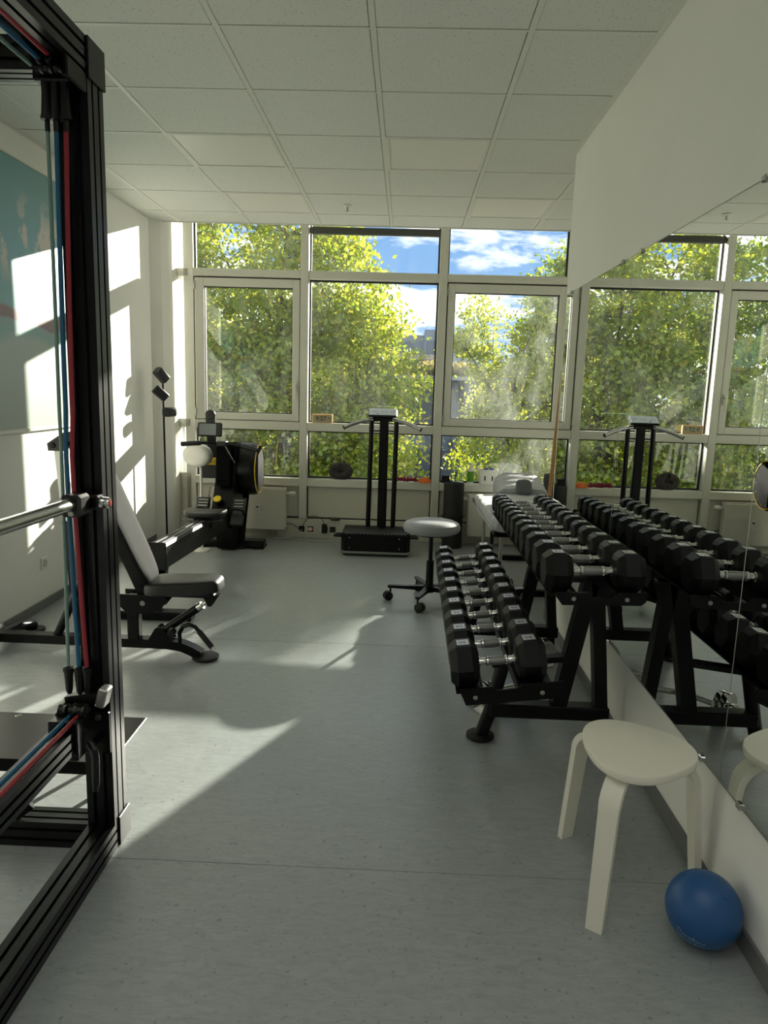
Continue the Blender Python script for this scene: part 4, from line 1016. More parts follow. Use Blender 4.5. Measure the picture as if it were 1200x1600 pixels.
def rig():
    t = thing('cable_rig', 'tall black aluminium training rig with elastic cords at the left edge', 'training rig', (-1.3, -1.8, 0))
    x0, x1 = -0.775, -0.690; y0, y1 = -1.085, -0.985; zt = 2.352; w = 0.085
    xa, xb = -1.95, -1.865; ya, yb = -2.62, -2.52
    profile_box(x0, x1, y0, y1, 0.085, zt-0.085, 'z', 'post', t)
    profile_box(xa, xb, y0, y1, 0.085, zt-0.085, 'z', 'post', t)
    profile_box(x0, x1, ya, yb, 0.085, zt-0.085, 'z', 'post', t)
    profile_box(xa, xb, ya, yb, 0.085, zt-0.085, 'z', 'post', t)
    for z0 in (0.0, zt-0.085):
        profile_box(x0, x1, ya, y1, z0, z0+0.085, 'y', 'side_beam', t)
        profile_box(xa, xb, ya, y1, z0, z0+0.085, 'y', 'side_beam', t)
        profile_box(xb, x0, y0, y0+0.085, z0, z0+0.085, 'x', 'cross_beam', t)
    # end caps at the corner nearest the room
    MB().box(x0, x1+0.004, y1, y1+0.008, zt-0.10, zt+0.002, 0.002).box(x1, x1+0.006, y1-0.10, y1+0.008, zt-0.10, zt+0.003, 0.002).build('corner_cap', 'black_plastic', t)
    MB().box(x1, x1+0.006, y1-0.075, y1+0.010, 0.0, 0.098, 0.002).build('corner_cap', 'rig_anod', t)
    # chrome handrail along the side
    xb_ = -0.735
    MB().tube([(xb_, ya+0.05, 1.138), (xb_, -1.20, 1.123)], 0.0185, 20).build('handrail', 'steel', t)
    br = MB(); br.box(xb_-0.028, xb_+0.030, -1.20, -1.13, 1.088, 1.150, 0.008).build('rail_bracket', 'black_plastic', t)
    MB().box(xb_-0.020, xb_+0.050, -1.13, -1.084, 1.100, 1.140, 0.006).build('rail_bracket', 'black_metal', t)
    MB().lathe([(0.0, xb_+0.078), (0.013, xb_+0.077), (0.017, xb_+0.070), (0.017, xb_+0.050)], (0, -1.11, 1.118), axis='x', n=20).build('lock_button', 'chrome', t)
    MB().lathe([(0.0, xb_+0.0795), (0.009, xb_+0.0785), (0.010, xb_+0.0765)], (0, -1.11, 1.118), axis='x', n=16).build('button_dot', 'red', t)
    MB().lathe([(0.0, -1.206), (0.007, -1.206), (0.009, -1.20)], (xb_+0.005, 0, 1.100), axis='y', n=14).build('bolt', 'chrome', t)
    # lower sliding arm on the side with clamp plates
    profile_box(-0.815, -0.745, ya+0.15, -1.20, 0.395, 0.465, 'y', 'sliding_arm', t)
    MB().box(-0.822, -0.735, -1.215, -1.165, 0.370, 0.490, 0.004).build('clamp_block', 'black_metal', t)
    MB().cyl((-0.77, -1.17, 0.425), (-0.77, -1.09, 0.425), 0.009, n=12).build('clamp_screw', 'steel', t)
    MB().box(-0.812, -0.690, -1.100, -1.086, 0.335, 0.470, 0.003).build('clamp_plate', 'black_metal', t)
    MB().lathe([(0.0, -1.108), (0.008, -1.108), (0.010, -1.10)], (-0.722, 0, 0.455), axis='y', n=14).build('bolt', 'steel', t)
    MB().tube([(-0.735, -1.10, 0.375), (-0.735, -1.135, 0.385), (-0.722, -1.14, 0.370), (-0.718, -1.14, 0.345), (-0.720, -1.14, 0.265), (-0.722, -1.14, 0.235)], [0.011, 0.012, 0.013, 0.012, 0.012, 0.008], 12).build('clamp_lever', 'black_plastic', t)
    # pulley block low on the post
    pb = MB(); pb.box(-0.812, -0.700, -1.125, -1.087, 0.500, 0.535, 0.003, rot('Y', -10, (-0.76, 0, 0.515))).build('pulley_bracket', 'black_metal', t)
    MB().box(-0.712, -0.684, -1.135, -1.088, 0.500, 0.560, 0.004, rot('Y', 14, (-0.70, 0, 0.53))).build('slider_plate', 'alu', t)
    for x in (-0.800, -0.768, -0.744):
        MB().lathe([(0.006, 0.535), (0.010, 0.545), (0.013, 0.60), (0.0165, 0.612), (0.0165, 0.618), (0.006, 0.622)], (x, -1.115, 0), n=16).build('cord_stop', 'black_plastic', t)
        MB().tube([(x, -1.130, 0.500), (x-0.01, -1.165, 0.485)], [0.018, 0.014], 14).build('roller', 'black_metal', t)
        MB().lathe([(0.007, -0.011), (0.017, -0.011), (0.013, 0.0), (0.017, 0.011), (0.007, 0.011)], (x-0.004, -1.150, 0.498), axis='x', n=18).build('pulley', 'black_plastic', t)
    # pulley block at the top
    MB().box(-0.815, -0.700, -1.13, -1.087, 2.225, 2.275, 0.004).build('pulley_bracket', 'black_metal', t)
    MB().box(-0.705, -0.690, -1.20, -1.087, 2.21, 2.262, 0.004).build('slider_plate', 'black_metal', t)
    for x in (-0.787, -0.763, -0.737):
        MB().lathe([(0.012, 2.225), (0.011, 2.20), (0.014, 2.150), (0.0165, 2.140), (0.0165, 2.134), (0.006, 2.132)], (x, -1.115, 0), n=16).build('cord_stop', 'black_plastic', t)
        MB().lathe([(0.007, -0.010), (0.017, -0.010), (0.013, 0.0), (0.017, 0.010), (0.007, 0.010)], (x, -1.140, 2.250), axis='x', n=18).build('pulley', 'black_plastic', t)
        MB().lathe([(0.006, -1.185), (0.010, -1.182), (0.012, -1.168), (0.008, -1.150)], (x-0.01, 0, 2.258), axis='y', n=14).build('cord_guide', 'black_metal', t)
    cords = (('cord_green', -0.787, -0.800, 0.005), ('cord_blue', -0.763, -0.768, 0.0065), ('cord_red', -0.737, -0.744, 0.0065))
    for m_, xt, xbm, r in cords:
        bow = {'cord_green': 0.004, 'cord_blue': -0.012, 'cord_red': -0.020}[m_]
        pts = [(xt+(xbm-xt)*k/12+bow*math.sin(PI*k/12)*(1 if k > 6 else 0.6), -1.115, 2.134+(0.620-2.134)*k/12) for k in range(13)]
        o = MB().tube(pts, r, 12).build('elastic_cord', m_, t); o['label'] = {'cord_green': 'pale green elastic cord', 'cord_blue': 'blue elastic cord', 'cord_red': 'red elastic cord'}[m_]
        ferr = MB(); ferr.cyl((xt, -1.115, 2.134), (xt, -1.115, 2.105), r+0.0015, n=12); ferr.build('ferrule', 'black_plastic', t)
        yy = {'cord_green': -0.02, 'cord_blue': 0.0, 'cord_red': 0.015}[m_]
        MB().tube([(xt-0.01, -1.17, 2.258+yy*0.6), (xt-0.012, ya+0.12, 2.263+yy)], r, 12).build('elastic_cord', m_, t)
        if m_ != 'cord_green':
            MB().tube([(xbm-0.01, -1.155, 0.487), (xbm-0.014, ya+0.15, 0.478 if m_ == 'cord_blue' else 0.472)], r, 12).build('elastic_cord', m_, t)
    # pull handle resting on the rear base beam
    MB().tube([(-1.015, -1.08, 0.105), (-0.975, -1.055, 0.135)], 0.024, 18).build('stop_cylinder', 'black_metal', t)
    MB().tube([(-1.035, -1.095, 0.088), (-1.015, -1.083, 0.104)], [0.012, 0.020], 14).build('stop_tip', 'alu', t)
    # thin standing plate behind the post, carried by the rig
    MB().box(-1.80, -0.800, -0.840, -0.490, 0.150, 0.158, 0.002).build('standing_plate', 'black_anod', t)
    MB().box(-1.80, -0.800, -0.842, -0.836, 0.110, 0.158, 0.001).build('plate_apron', 'black_metal', t)
    for x, y in ((-1.76, -0.80), (-1.76, -0.53), (-0.935, -0.53), (-0.888, -0.80)): MB().cyl((x, y, 0.0), (x, y, 0.151), 0.012, n=12).build('plate_foot', 'black_metal', t)
    MB().lathe([(0.0, 0.1592), (0.012, 0.159), (0.014, 0.1575)], (-1.30, -0.515, 0), n=14).build('bolt', 'chrome', t)
rig()

# ------------------------------------------------------------------ incline bench
def bench():
    t = thing('incline_bench', 'black adjustable weight bench with its backrest tilted up', 'weight bench', (-1.35, 0.55, 0))
    yc = 0.545
    # base spine and feet
    pts = [(-1.98, yc, 0.085), (-1.15, yc, 0.082), (-1.05, yc, 0.080), (-0.98, yc, 0.070), (-0.93, yc, 0.050), (-0.88, yc, 0.022)]
    L_ = []
    for i, p in enumerate(pts):
        p = Vector(p); a = Vector(pts[max(i-1, 0)]); b = Vector(pts[min(i+1, len(pts)-1)]); d = (b-a).normalized(); n = d.cross(Vector((0, 1, 0))).normalized()
        L_.append([p+n*0.024+Vector((0, 0.032, 0)), p+n*0.024-Vector((0, 0.032, 0)), p-n*0.024-Vector((0, 0.032, 0)), p-n*0.024+Vector((0, 0.032, 0))])
    MB().loft(L_).build('base_spine', 'black_metal', t, smooth=50)
    MB().lathe([(0.0, 0.0), (0.066, 0.0), (0.072, 0.006), (0.072, 0.018), (0.062, 0.022), (0.0, 0.022)], (-0.855, yc, 0), n=30).build('foot_disc', 'rubber', t)
    MB().tube([(-1.99, yc-0.34, 0.035), (-1.99, yc-0.22, 0.075), (-1.99, yc, 0.085), (-1.99, yc+0.20, 0.075), (-1.965, yc+0.33, 0.035)], 0.028, 14).build('rear_foot_tube', 'black_metal', t)
    for s, dx in ((-1, 0), (1, 0.03)):
        MB().lathe([(0.0, 0.0), (0.048, 0.0), (0.053, 0.006), (0.053, 0.018), (0.0, 0.02)], (-1.985+dx, yc+s*0.33, 0), n=24).build('foot_disc', 'rubber', t)
    MB().box(-1.268, -1.205, yc-0.03, yc+0.03, 0.095, 0.345, 0.006).build('column', 'black_metal', t)
    MB().prism([(-1.30, 0.36), (-1.06, 0.36), (-1.04, 0.33), (-1.08, 0.28), (-1.16, 0.255), (-1.26, 0.262), (-1.30, 0.30)], 'y', yc-0.055, yc-0.045).build('pivot_plate', 'black_metal', t, smooth=0)
    MB().prism([(-1.30, 0.36), (-1.06, 0.36), (-1.04, 0.33), (-1.08, 0.28), (-1.16, 0.255), (-1.26, 0.262), (-1.30, 0.30)], 'y', yc+0.045, yc+0.055).build('pivot_plate', 'black_metal', t, smooth=0)
    MB().cyl((-1.17, yc-0.06, 0.315), (-1.17, yc+0.06, 0.315), 0.014, n=14).build('pivot_bolt', 'steel', t)
    # seat pad
    def pad(name, material, lx, w0, w1, th, M):
        n = 44; lo = []
        def loop(k, z, inset):
            out = []
            for j in range(n):
                a = 2*PI*j/n; c, s = math.cos(a), math.sin(a); e = 0.42
                u = math.copysign(abs(c)**e, c); v = math.copysign(abs(s)**e, s)
                w = (w0+(w1-w0)*(u+1)/2)
                out.append(M @ Vector((lx/2+u*(lx/2-inset), v*(w/2-inset), z)))
            return out
        return MB().loft([loop(0, 0.0, 0.008), loop(0, 0.006, 0.0), loop(0, th-0.022, 0.0), loop(0, th-0.008, 0.006), loop(0, th-0.001, 0.022), loop(0, th+0.002, 0.06)]).build(name, material, t, smooth=50)
    pad('seat_pad', 'leather_black', 0.395, 0.27, 0.20, 0.068, Matrix.Translation((-1.155, yc, 0.368)) @ Matrix.Rotation(math.radians(-3), 4, 'Y'))
    MB().box(-1.12, -0.80, yc-0.03, yc+0.03, 0.345, 0.370, 0.004).build('seat_rail', 'black_metal', t)
    MB().prism([(-0.865, 0.362), (-0.775, 0.362), (-0.80, 0.320), (-0.815, 0.30), (-0.835, 0.30), (-0.845, 0.325)], 'y', yc-0.025, yc+0.025).build('seat_bracket', 'black_metal', t, smooth=0)
    # back pad, leaning up to the left
    Mb = Matrix.Translation((-1.165, yc, 0.372)) @ Matrix.Rotation(math.radians(180), 4, 'Z') @ Matrix.Rotation(math.radians(-66), 4, 'Y')
    pad('back_pad', 'leather_back', 0.80, 0.255, 0.30, 0.070, Mb @ Matrix.Translation((0.03, 0, 0)))
    MB().box(-0.02, 0.70, -0.03, 0.03, -0.045, -0.002, 0.004, Mb).build('back_rail', 'black_metal', t)
    MB().tube([Mb @ Vector((0.42, 0, -0.03)), Vector((-1.66, yc, 0.10))], 0.022, 14).build('back_strut', 'black_metal', t)
    # gas cylinder between spine and seat
    a, b = Vector((-1.10, yc-0.0, 0.135)), Vector((-0.835, yc, 0.325)); d = (b-a).normalized()
    MB().cyl(a, a+d*0.255, 0.023, n=18).build('gas_cylinder', 'black_metal', t)
    MB().cyl(a+d*0.255, a+d*0.285, 0.0235, n=18).build('cylinder_cap', 'chrome', t)
    MB().cyl(a+d*0.285, b, 0.011, n=12).build('piston_rod', 'chrome', t)
    MB().prism([(-1.155, 0.105), (-1.02, 0.105), (-1.035, 0.125), (-1.085, 0.175), (-1.105, 0.178), (-1.12, 0.165)], 'y', yc-0.034, yc-0.028).build('cylinder_bracket', 'black_metal', t, smooth=0)
    MB().prism([(-1.155, 0.105), (-1.02, 0.105), (-1.035, 0.125), (-1.085, 0.175), (-1.105, 0.178), (-1.12, 0.165)], 'y', yc+0.028, yc+0.034).build('cylinder_bracket', 'black_metal', t, smooth=0)
    MB().lathe([(0.0, yc-0.085), (0.018, yc-0.085), (0.021, yc-0.078), (0.021, yc-0.05), (0.010, yc-0.036)], (-1.015, 0, 0.165), axis='y', n=18).build('adjuster_knob', 'black_plastic', t)
    # carry handle loop at the front
    h = MB().tube([(-0.988, yc-0.02, 0.09), (-0.985, yc-0.03, 0.15), (-0.965, yc-0.035, 0.188), (-0.930, yc-0.04, 0.202), (-0.895, yc-0.045, 0.192), (-0.870, yc-0.05, 0.165)], 0.011, 12).build('carry_handle', 'black_metal', t)
    MB().tube([(-0.875, yc-0.05, 0.17), (-0.802, yc-0.06, 0.085)], 0.015, 14).build('handle_grip', 'rubber', t)
    MB().tube([(-0.804, yc-0.06, 0.087), (-0.792, yc-0.062, 0.073)], 0.0158, 14).build('grip_ring', 'chrome', t)
bench()

# leaning silver strut behind the rig
def strut():
    t = thing('leaning_strut', 'silver and black telescopic arm leaning near the left wall behind the rig', 'strut', (-1.67, 0.80, 0))
    a, b = Vector((-1.655, 0.80, 0.0)), Vector((-1.735, 0.80, 1.10))
    MB().loft([[a+(b-a)*k+Vector((u*0.020, w*0.018, 0)) for u, w in ((-1, -1), (1, -1), (1, 1), (-1, 1))] for k in (0.0, 0.62)]).build('lower_tube', 'black_metal', t, smooth=0)
    MB().loft([[a+(b-a)*k+Vector((u*0.016, w*0.015, 0)) for u, w in ((-1, -1), (1, -1), (1, 1), (-1, 1))] for k in (0.62, 1.0)]).build('upper_tube', 'alu', t, smooth=0)
    MB().prism([(-1.775, 1.075), (-1.695, 1.075), (-1.640, 1.150), (-1.640, 1.185), (-1.690, 1.175), (-1.780, 1.115)], 'y', 0.77, 0.83).build('joint_bracket', 'black_plastic', t, smooth=0)
    MB().lathe([(0.0, 0.762), (0.014, 0.762), (0.016, 0.768), (0.016, 0.832), (0.0, 0.838)], (-1.748, 0, 1.105), axis='y', n=16).build('joint_pin', 'black_metal', t)
    MB().loft([[Vector((x+u*0.014, 0.80+w*0.014, z)) for u, w in ((-1, -1), (1, -1), (1, 1), (-1, 1))] for x, z in ((-1.66, 1.15), (-1.615, 0.86), (-1.60, 0.0))]).build('second_leg', 'black_metal', t, smooth=0)
strut()

# ------------------------------------------------------------------ rowing machine
def rower():
    xc = -1.37
    t = thing('rowing_machine', 'black rowing machine with yellow accents in the window corner', 'rowing machine', (xc, 2.3, 0))
    # rail
    L_ = []
    for y, zt_ in ((1.30, 0.455), (2.95, 0.400)):
        L_.append([(xc-0.052, y, zt_-0.165), (xc+0.052, y, zt_-0.165), (xc+0.058, y, zt_-0.02), (xc+0.046, y, zt_), (xc-0.046, y, zt_), (xc-0.058, y, zt_-0.02)])
    MB().loft(L_).build('slide_rail', 'black_metal', t, smooth=0)
    for dx in (-0.022, 0.022):
        MB().loft([[(xc+dx-0.010, y, z), (xc+dx+0.010, y, z), (xc+dx+0.008, y, z+0.004), (xc+dx-0.008, y, z+0.004)] for y, z in ((1.32, 0.454), (2.93, 0.4003))]).build('rail_track', 'track_grey', t, smooth=0)
    MB().box(xc-0.062, xc+0.062, 1.285, 1.302, 0.280, 0.462, 0.006).build('rail_cap', 'black_plastic', t)
    MB().loft([[(xc-0.035, y-0.03, z), (xc+0.035, y-0.03, z), (xc+0.035, y+0.03, z), (xc-0.035, y+0.03, z)] for y, z in ((1.24, 0.03), (1.40, 0.30))]).build('rear_leg', 'black_metal', t, smooth=0)
    MB().box(xc-0.26, xc+0.26, 1.13, 1.23, 0.0, 0.055, 0.008).build('rear_foot_bar', 'black_metal', t)
    MB().box(xc-0.30, xc+0.30, 3.22, 3.36, 0.0, 0.070, 0.012).build('front_foot_bar', 'black_metal', t)
    for s in (-1, 1): MB().box(xc+s*0.27-0.035, xc+s*0.27+0.035, 3.20, 3.38, 0.0, 0.012, 0.003).build('rubber_foot', 'rubber', t)
    # tower
    MB().prism([(3.10, 0.02), (3.46, 0.02), (3.40, 0.30), (3.36, 0.52), (3.30, 0.95), (3.10, 0.97), (3.04, 0.62), (2.92, 0.42), (2.92, 0.28), (3.02, 0.22)], 'x', xc-0.085, xc+0.085).build('tower', 'black_metal', t, smooth=0)
    MB().prism([(3.06, 0.92), (3.02, 0.64), (2.975, 0.60), (2.965, 0.66), (2.99, 0.93)], 'x', xc-0.055, xc+0.055).build('handle_bay', 'black_matte', t, smooth=0)
    MB().loft([[(xc+0.05+u, 3.10+0.33*k, 0.02+0.46*k+w) for u, w in ((0.0, 0), (0.10-0.02*k, 0), (0.10-0.02*k, 0.02), (0.0, 0.02))] for k in (0, 0.5, 1)]).build('tower_brace', 'black_metal', t, smooth=0)
    # flywheel drum
    cy, cz, R = 3.33, 0.715, 0.235
    drum = MB().lathe([(R*0.86, -1.45), (R*0.97, -1.44), (R, -1.42), (R, -1.175), (R*0.985, -1.150), (R*0.93, -1.130), (R*0.90, -1.128), (R*0.88, -1.20), (0.0, -1.20)], (0, cy, cz), axis='x', n=44).build('flywheel_housing', 'black_gloss', t)
    MB().lathe([(R*0.93, -1.130), (R*0.935, -1.124), (R*0.905, -1.122), (R*0.90, -1.128)], (0, cy, cz), axis='x', n=44).build('yellow_ring', 'yellow', drum)
    MB().lathe([(R*0.90, -1.127), (R*0.86, -1.132), (R*0.35, -1.150), (R*0.25, -1.135), (0, -1.132)], (0, cy, cz), axis='x', n=44).build('fan_cover', 'black_matte', drum)
    for k in range(14):
        a = 2*PI*k/14; d = Vector((0, math.cos(a), math.sin(a))); n = Vector((0, -d.z, d.y))
        MB().loft([[Vector((x, cy, cz))+d*q+n*w for w in (-0.006, 0.006)]+[Vector((x-0.004, cy, cz))+d*q+n*w for w in (0.006, -0.006)] for q, x in ((R*0.28, -1.130), (R*0.88, -1.126))]).build('fan_spoke', 'black_plastic', drum, smooth=0)
    # side pouch with badge
    pc = MB().box(-1.640, -1.462, 3.265, 3.31, 0.625, 0.915, 0.008).build('side_cover', 'black_plastic', t)
    MB().box(-1.605, -1.472, 3.259, 3.265, 0.745, 0.812, 0.004).build('badge', 'yellow', pc)
    text_mesh('TEC', 0.052, 'badge_lettering', 'ink', pc, face_cam((-1.537, 3.2585, 0.778)), 0.0005)
    # handle and arms
    pts = [(xc-0.335, 2.90, 0.955), (xc-0.16, 2.93, 0.968), (xc, 2.94, 0.97), (xc+0.16, 2.93, 0.955), (xc+0.31, 2.90, 0.925)]
    MB().tube(pts, 0.013, 12).build('row_handle', 'black_metal', t)
    for a, b in ((0, 1), (4, 3)):
        p, q = Vector(pts[a]), Vector(pts[b]); MB().tube([p, p+(q-p)*0.92], 0.020, 14).build('handle_grip', 'rubber', t)
    MB().box(xc-0.04, xc+0.04, 2.925, 3.02, 0.945, 0.985, 0.006).build('handle_hook', 'black_plastic', t)
    MB().tube([(xc+0.02, 2.96, 0.95), (xc+0.10, 2.985, 0.80)], 0.004, 8).build('drive_belt', 'steel', t)
    # monitor on its arm
    MB().loft([[(xc-0.10+u, y+w, z) for u, w in ((-0.04, -0.012), (0.04, -0.012), (0.04, 0.012), (-0.04, 0.012))] for y, z in ((3.02, 0.93), (2.98, 1.10), (2.975, 1.20))]).build('monitor_arm', 'black_plastic', t, smooth=0)
    M = rot('X', -8, (xc-0.1, 2.94, 1.08))
    mo = MB().box(xc-0.205, xc+0.005, 2.935, 2.962, 1.022, 1.142, 0.012, M).build('monitor', 'charcoal', t)
    MB().box(xc-0.188, xc-0.045, 2.932, 2.936, 1.035, 1.130, 0.0, M).build('screen', 'screen', mo, smooth=0)
    MB().lathe([(0.0, 2.955), (0.038, 2.956), (0.042, 2.962), (0.042, 2.978), (0.0, 2.98)], (xc-0.10, 0, 1.205), axis='y', n=24).build('device_holder', 'black_plastic', t)
    # seat
    y0 = 2.42; zt_ = 0.432
    def sl(k, z, n=40):
        out = []
        for j in range(n):
            a = 2*PI*j/n; c, s_ = math.cos(a), math.sin(a)
            x = 0.165*math.copysign(abs(c)**0.55, c)*k; y = 0.12*math.copysign(abs(s_)**0.7, s_)*k
            y += 0.03*(abs(c)**2)-0.02
            out.append((xc+x, y0+y, z+0.010*abs(c)**2))
        return out
    MB().loft([sl(0.93, zt_), sl(1.0, zt_+0.012), sl(1.0, zt_+0.034), sl(0.95, zt_+0.045), sl(0.7, zt_+0.046)]).build('seat', 'leather_black', t, smooth=50)
    MB().box(xc-0.075, xc+0.075, y0-0.09, y0+0.09, zt_-0.085, zt_+0.004, 0.008).build('seat_carriage', 'black_plastic', t)
    MB().tube(arc((xc, y0-0.02, zt_-0.012), 0.16, 200, 340, 12, 'xy'), 0.009, 10).build('seat_loop', 'black_plastic', t)
    # footrests
    for s in (-1, 1):
        M = rot('X', 48, (xc+s*0.155, 2.86, 0.40))
        fp = MB().box(xc+s*0.155-0.058, xc+s*0.155+0.058, 2.72, 3.00, 0.385, 0.410, 0.012, M).build('footrest', 'black_plastic', t)
        for k in range(3):
            MB().box(xc+s*0.155-0.040, xc+s*0.155+0.040, 2.90+0.03*k, 2.908+0.03*k, 0.410, 0.414, 0.001, M).build('grip_rib', 'steel', fp)
        MB().tube([M @ Vector((xc+s*0.155-0.06, 2.84, 0.40)), M @ Vector((xc+s*0.155-0.05, 2.84, 0.45)), M @ Vector((xc+s*0.155, 2.84, 0.475)), M @ Vector((xc+s*0.155+0.05, 2.84, 0.45)), M @ Vector((xc+s*0.155+0.06, 2.84, 0.40))], 0.008, 8, rx=2).build('foot_strap', 'rubber', fp)
    # yellow resistance dial
    k = MB().lathe([(0.034, 0.0), (0.036, 0.02), (0.034, 0.045)], (xc-0.03, 2.93, 0.46), n=22, M=rot('X', 40)).build('resistance_dial', 'black_plastic', t)
    MB().lathe([(0.0335, 0.045), (0.034, 0.052), (0.030, 0.058), (0.0, 0.059)], (xc-0.03, 2.93, 0.46), n=22, M=rot('X', 40)).build('dial_cap', 'yellow', k)
    MB().prism([(xc+0.055, 0.47), (xc+0.10, 0.49), (xc+0.12, 0.475), (xc+0.10, 0.465)], 'y', 2.975, 2.98).build('yellow_mark', 'yellow', t, smooth=0)
rower()

# ------------------------------------------------------------------ floor lamp with three spots
def lamp():
    px, py = -1.965, 3.26
    t = thing('floor_lamp', 'slim black floor lamp with three small spotlights in the left corner', 'floor lamp', (px, py, 0))
    MB().box(px-0.115, px+0.105, py-0.10, py+0.10, 0.0, 0.022, 0.006).build('base', 'black_metal', t)
    MB().tube([(px+0.005, py, 0.02), (px-0.004, py, 1.565)], 0.0085, 12).build('pole', 'black_metal', t)
    def spot(name, c, d, lx=0.11, r=0.041):
        d = Vector(d).normalized(); q = d.to_track_quat('Z', 'Y').to_matrix().to_4x4()
        def lp(k, h):
            out = []
            for j in range(28):
                a = 2*PI*j/28; u, w = math.cos(a), math.sin(a); out.append(Vector(c)+q @ Vector((r*k*math.copysign(abs(u)**0.5, u), r*k*math.copysign(abs(w)**0.5, w), h)))
            return out
        s = MB().loft([lp(0.9, -lx/2), lp(1.0, -lx/2+0.008), lp(1.0, lx/2), lp(0.88, lx/2), lp(0.80, lx/2-0.02), lp(0.1, lx/2-0.022)]).build('spot_head', 'lamp_grey', t, smooth=40)
        MB().loft([lp(0.55, lx/2-0.019), lp(0.55, lx/2-0.012), lp(0.3, lx/2-0.006)]).build('lens', 'plastic_white', s)
        MB().cyl(Vector(c), Vector((px, py, c[2])), 0.006, n=8).build('swivel', 'black_metal', s)
    spot('spot', (px-0.005, py-0.035, 1.525), (0.42, 0.62, -0.72), 0.12)
    spot('spot', (px-0.012, py-0.040, 1.365), (-0.62, -0.35, 0.62), 0.125)
    spot('spot', (px+0.050, py-0.005, 1.205), (0.35, 0.95, 0.02), 0.10)
    # back plates of the swivels
    MB().box(px-0.045, px+0.020, py+0.010, py+0.016, 1.165, 1.245, 0.003).build('swivel_plate', 'alu', t)
lamp()
def oval_lamp():
    cx, cy, cz = -1.605, 3.045, 0.850
    t = thing('oval_lamp', 'white oval lamp head on a thin white stand left of the rowing machine', 'lamp', (cx, cy, 0))
    q = Vector((0.30, -0.95, 0.05)).normalized().to_track_quat('Z', 'Y').to_matrix().to_4x4()
    # wide rounded drum, its front face towards the room
    ax = Vector((-0.25, -1, 0.02)).normalized(); ex = Vector((1, -0.25, 0)).normalized(); ez = Vector((0, 0, 1))
    def lp(k, h): return [Vector((cx, cy, cz))+ex*(0.128*k*math.cos(2*PI*j/36))+ez*(0.102*k*math.sin(2*PI*j/36))+ax*h for j in range(36)]
    MB().loft([lp(0.55, -0.08), lp(0.85, -0.065), lp(0.97, -0.04), lp(1.0, 0.0), lp(1.0, 0.02), lp(0.985, 0.030)]).build('shade', 'lamp_white', t, smooth=50)
    MB().loft([lp(0.985, 0.030), lp(0.93, 0.045), lp(0.7, 0.056), lp(0.35, 0.062), lp(0.05, 0.064)]).build('diffuser', 'plastic_white', t, smooth=60)
    MB().cyl((cx+0.02, cy+0.02, 0.02), (cx+0.02, cy+0.02, 0.77), 0.011, n=12).build('pole', 'plastic_white', t)
    MB().lathe([(0.0, 0.0), (0.070, 0.0), (0.073, 0.006), (0.065, 0.018), (0.015, 0.024), (0.0, 0.024)], (cx+0.02, cy+0.02, 0), n=28).build('base', 'plastic_white', t)
oval_lamp()
def charger_pad():
    t = thing('power_adapter', 'black power adapter with a hanging lead on top of the left radiator', 'adapter', (-1.60, 3.69, 0.5))
    MB().box(-1.63, -1.545, 3.665, 3.705, 0.501, 0.522, 0.006, rot('Y', -8, (-1.59, 0, 0.51))).build('body', 'black_plastic', t)
    MB().tube([(-1.63, 3.68, 0.507), (-1.655, 3.62, 0.49), (-1.665, 3.60, 0.42), (-1.65, 3.59, 0.33), (-1.66, 3.585, 0.22), (-1.65, 3.58, 0.01)], 0.003, 6).build('lead', 'black_plastic', t)
charger_pad()

# ================================================================== OUTSIDE
GZ = -6.0
struct(MB().box(-90, 110, 4.6, 160, GZ-0.3, GZ).build('ground', 'ground', smooth=0), 'green ground outside below the windows')
rng = np.random.default_rng(11)
def leaves_mesh(C, size, name, material, parent, flat=0.0):
    n = len(C)
    a = rng.normal(size=(n, 3)); a /= np.linalg.norm(a, axis=1)[:, None]          # leaf direction
    a[:, 2] -= 0.35; a /= np.linalg.norm(a, axis=1)[:, None]
    b = rng.normal(size=(n, 3)); b -= a*(a*b).sum(1)[:, None]; b /= np.linalg.norm(b, axis=1)[:, None]
    nn = np.cross(a, b)
    s = size*(0.65+0.7*rng.random(n))[:, None]
    w = 0.30
    v = np.empty((n, 4, 3))
    v[:, 0] = C; v[:, 1] = C+a*s*0.45+b*s*w+nn*s*0.08; v[:, 2] = C+a*s; v[:, 3] = C+a*s*0.45-b*s*w+nn*s*0.08
    idx = np.arange(n)[:, None]*4
    tri = np.concatenate([idx+np.array([0, 1, 2]), idx+np.array([0, 2, 3])], 1).reshape(-1)
    me = bpy.data.meshes.new(name); base = np.array(WL[parent.name])
    me.vertices.add(n*4); me.vertices.foreach_set('co', (v-base).reshape(-1).astype(np.float32))
    me.loops.add(len(tri)); me.loops.foreach_set('vertex_index', tri.astype(np.int32))
    me.polygons.add(2*n); me.polygons.foreach_set('loop_start', np.arange(0, 6*n, 3).astype(np.int32)); me.polygons.foreach_set('loop_total', np.full(2*n, 3, dtype=np.int32))
    me.update(); me.validate(); me.materials.append(MATS[material])
    o = bpy.data.objects.new(name, me); COL.objects.link(o); o.parent = parent; WL[o.name] = Vector(WL[parent.name]); return stuff(o)
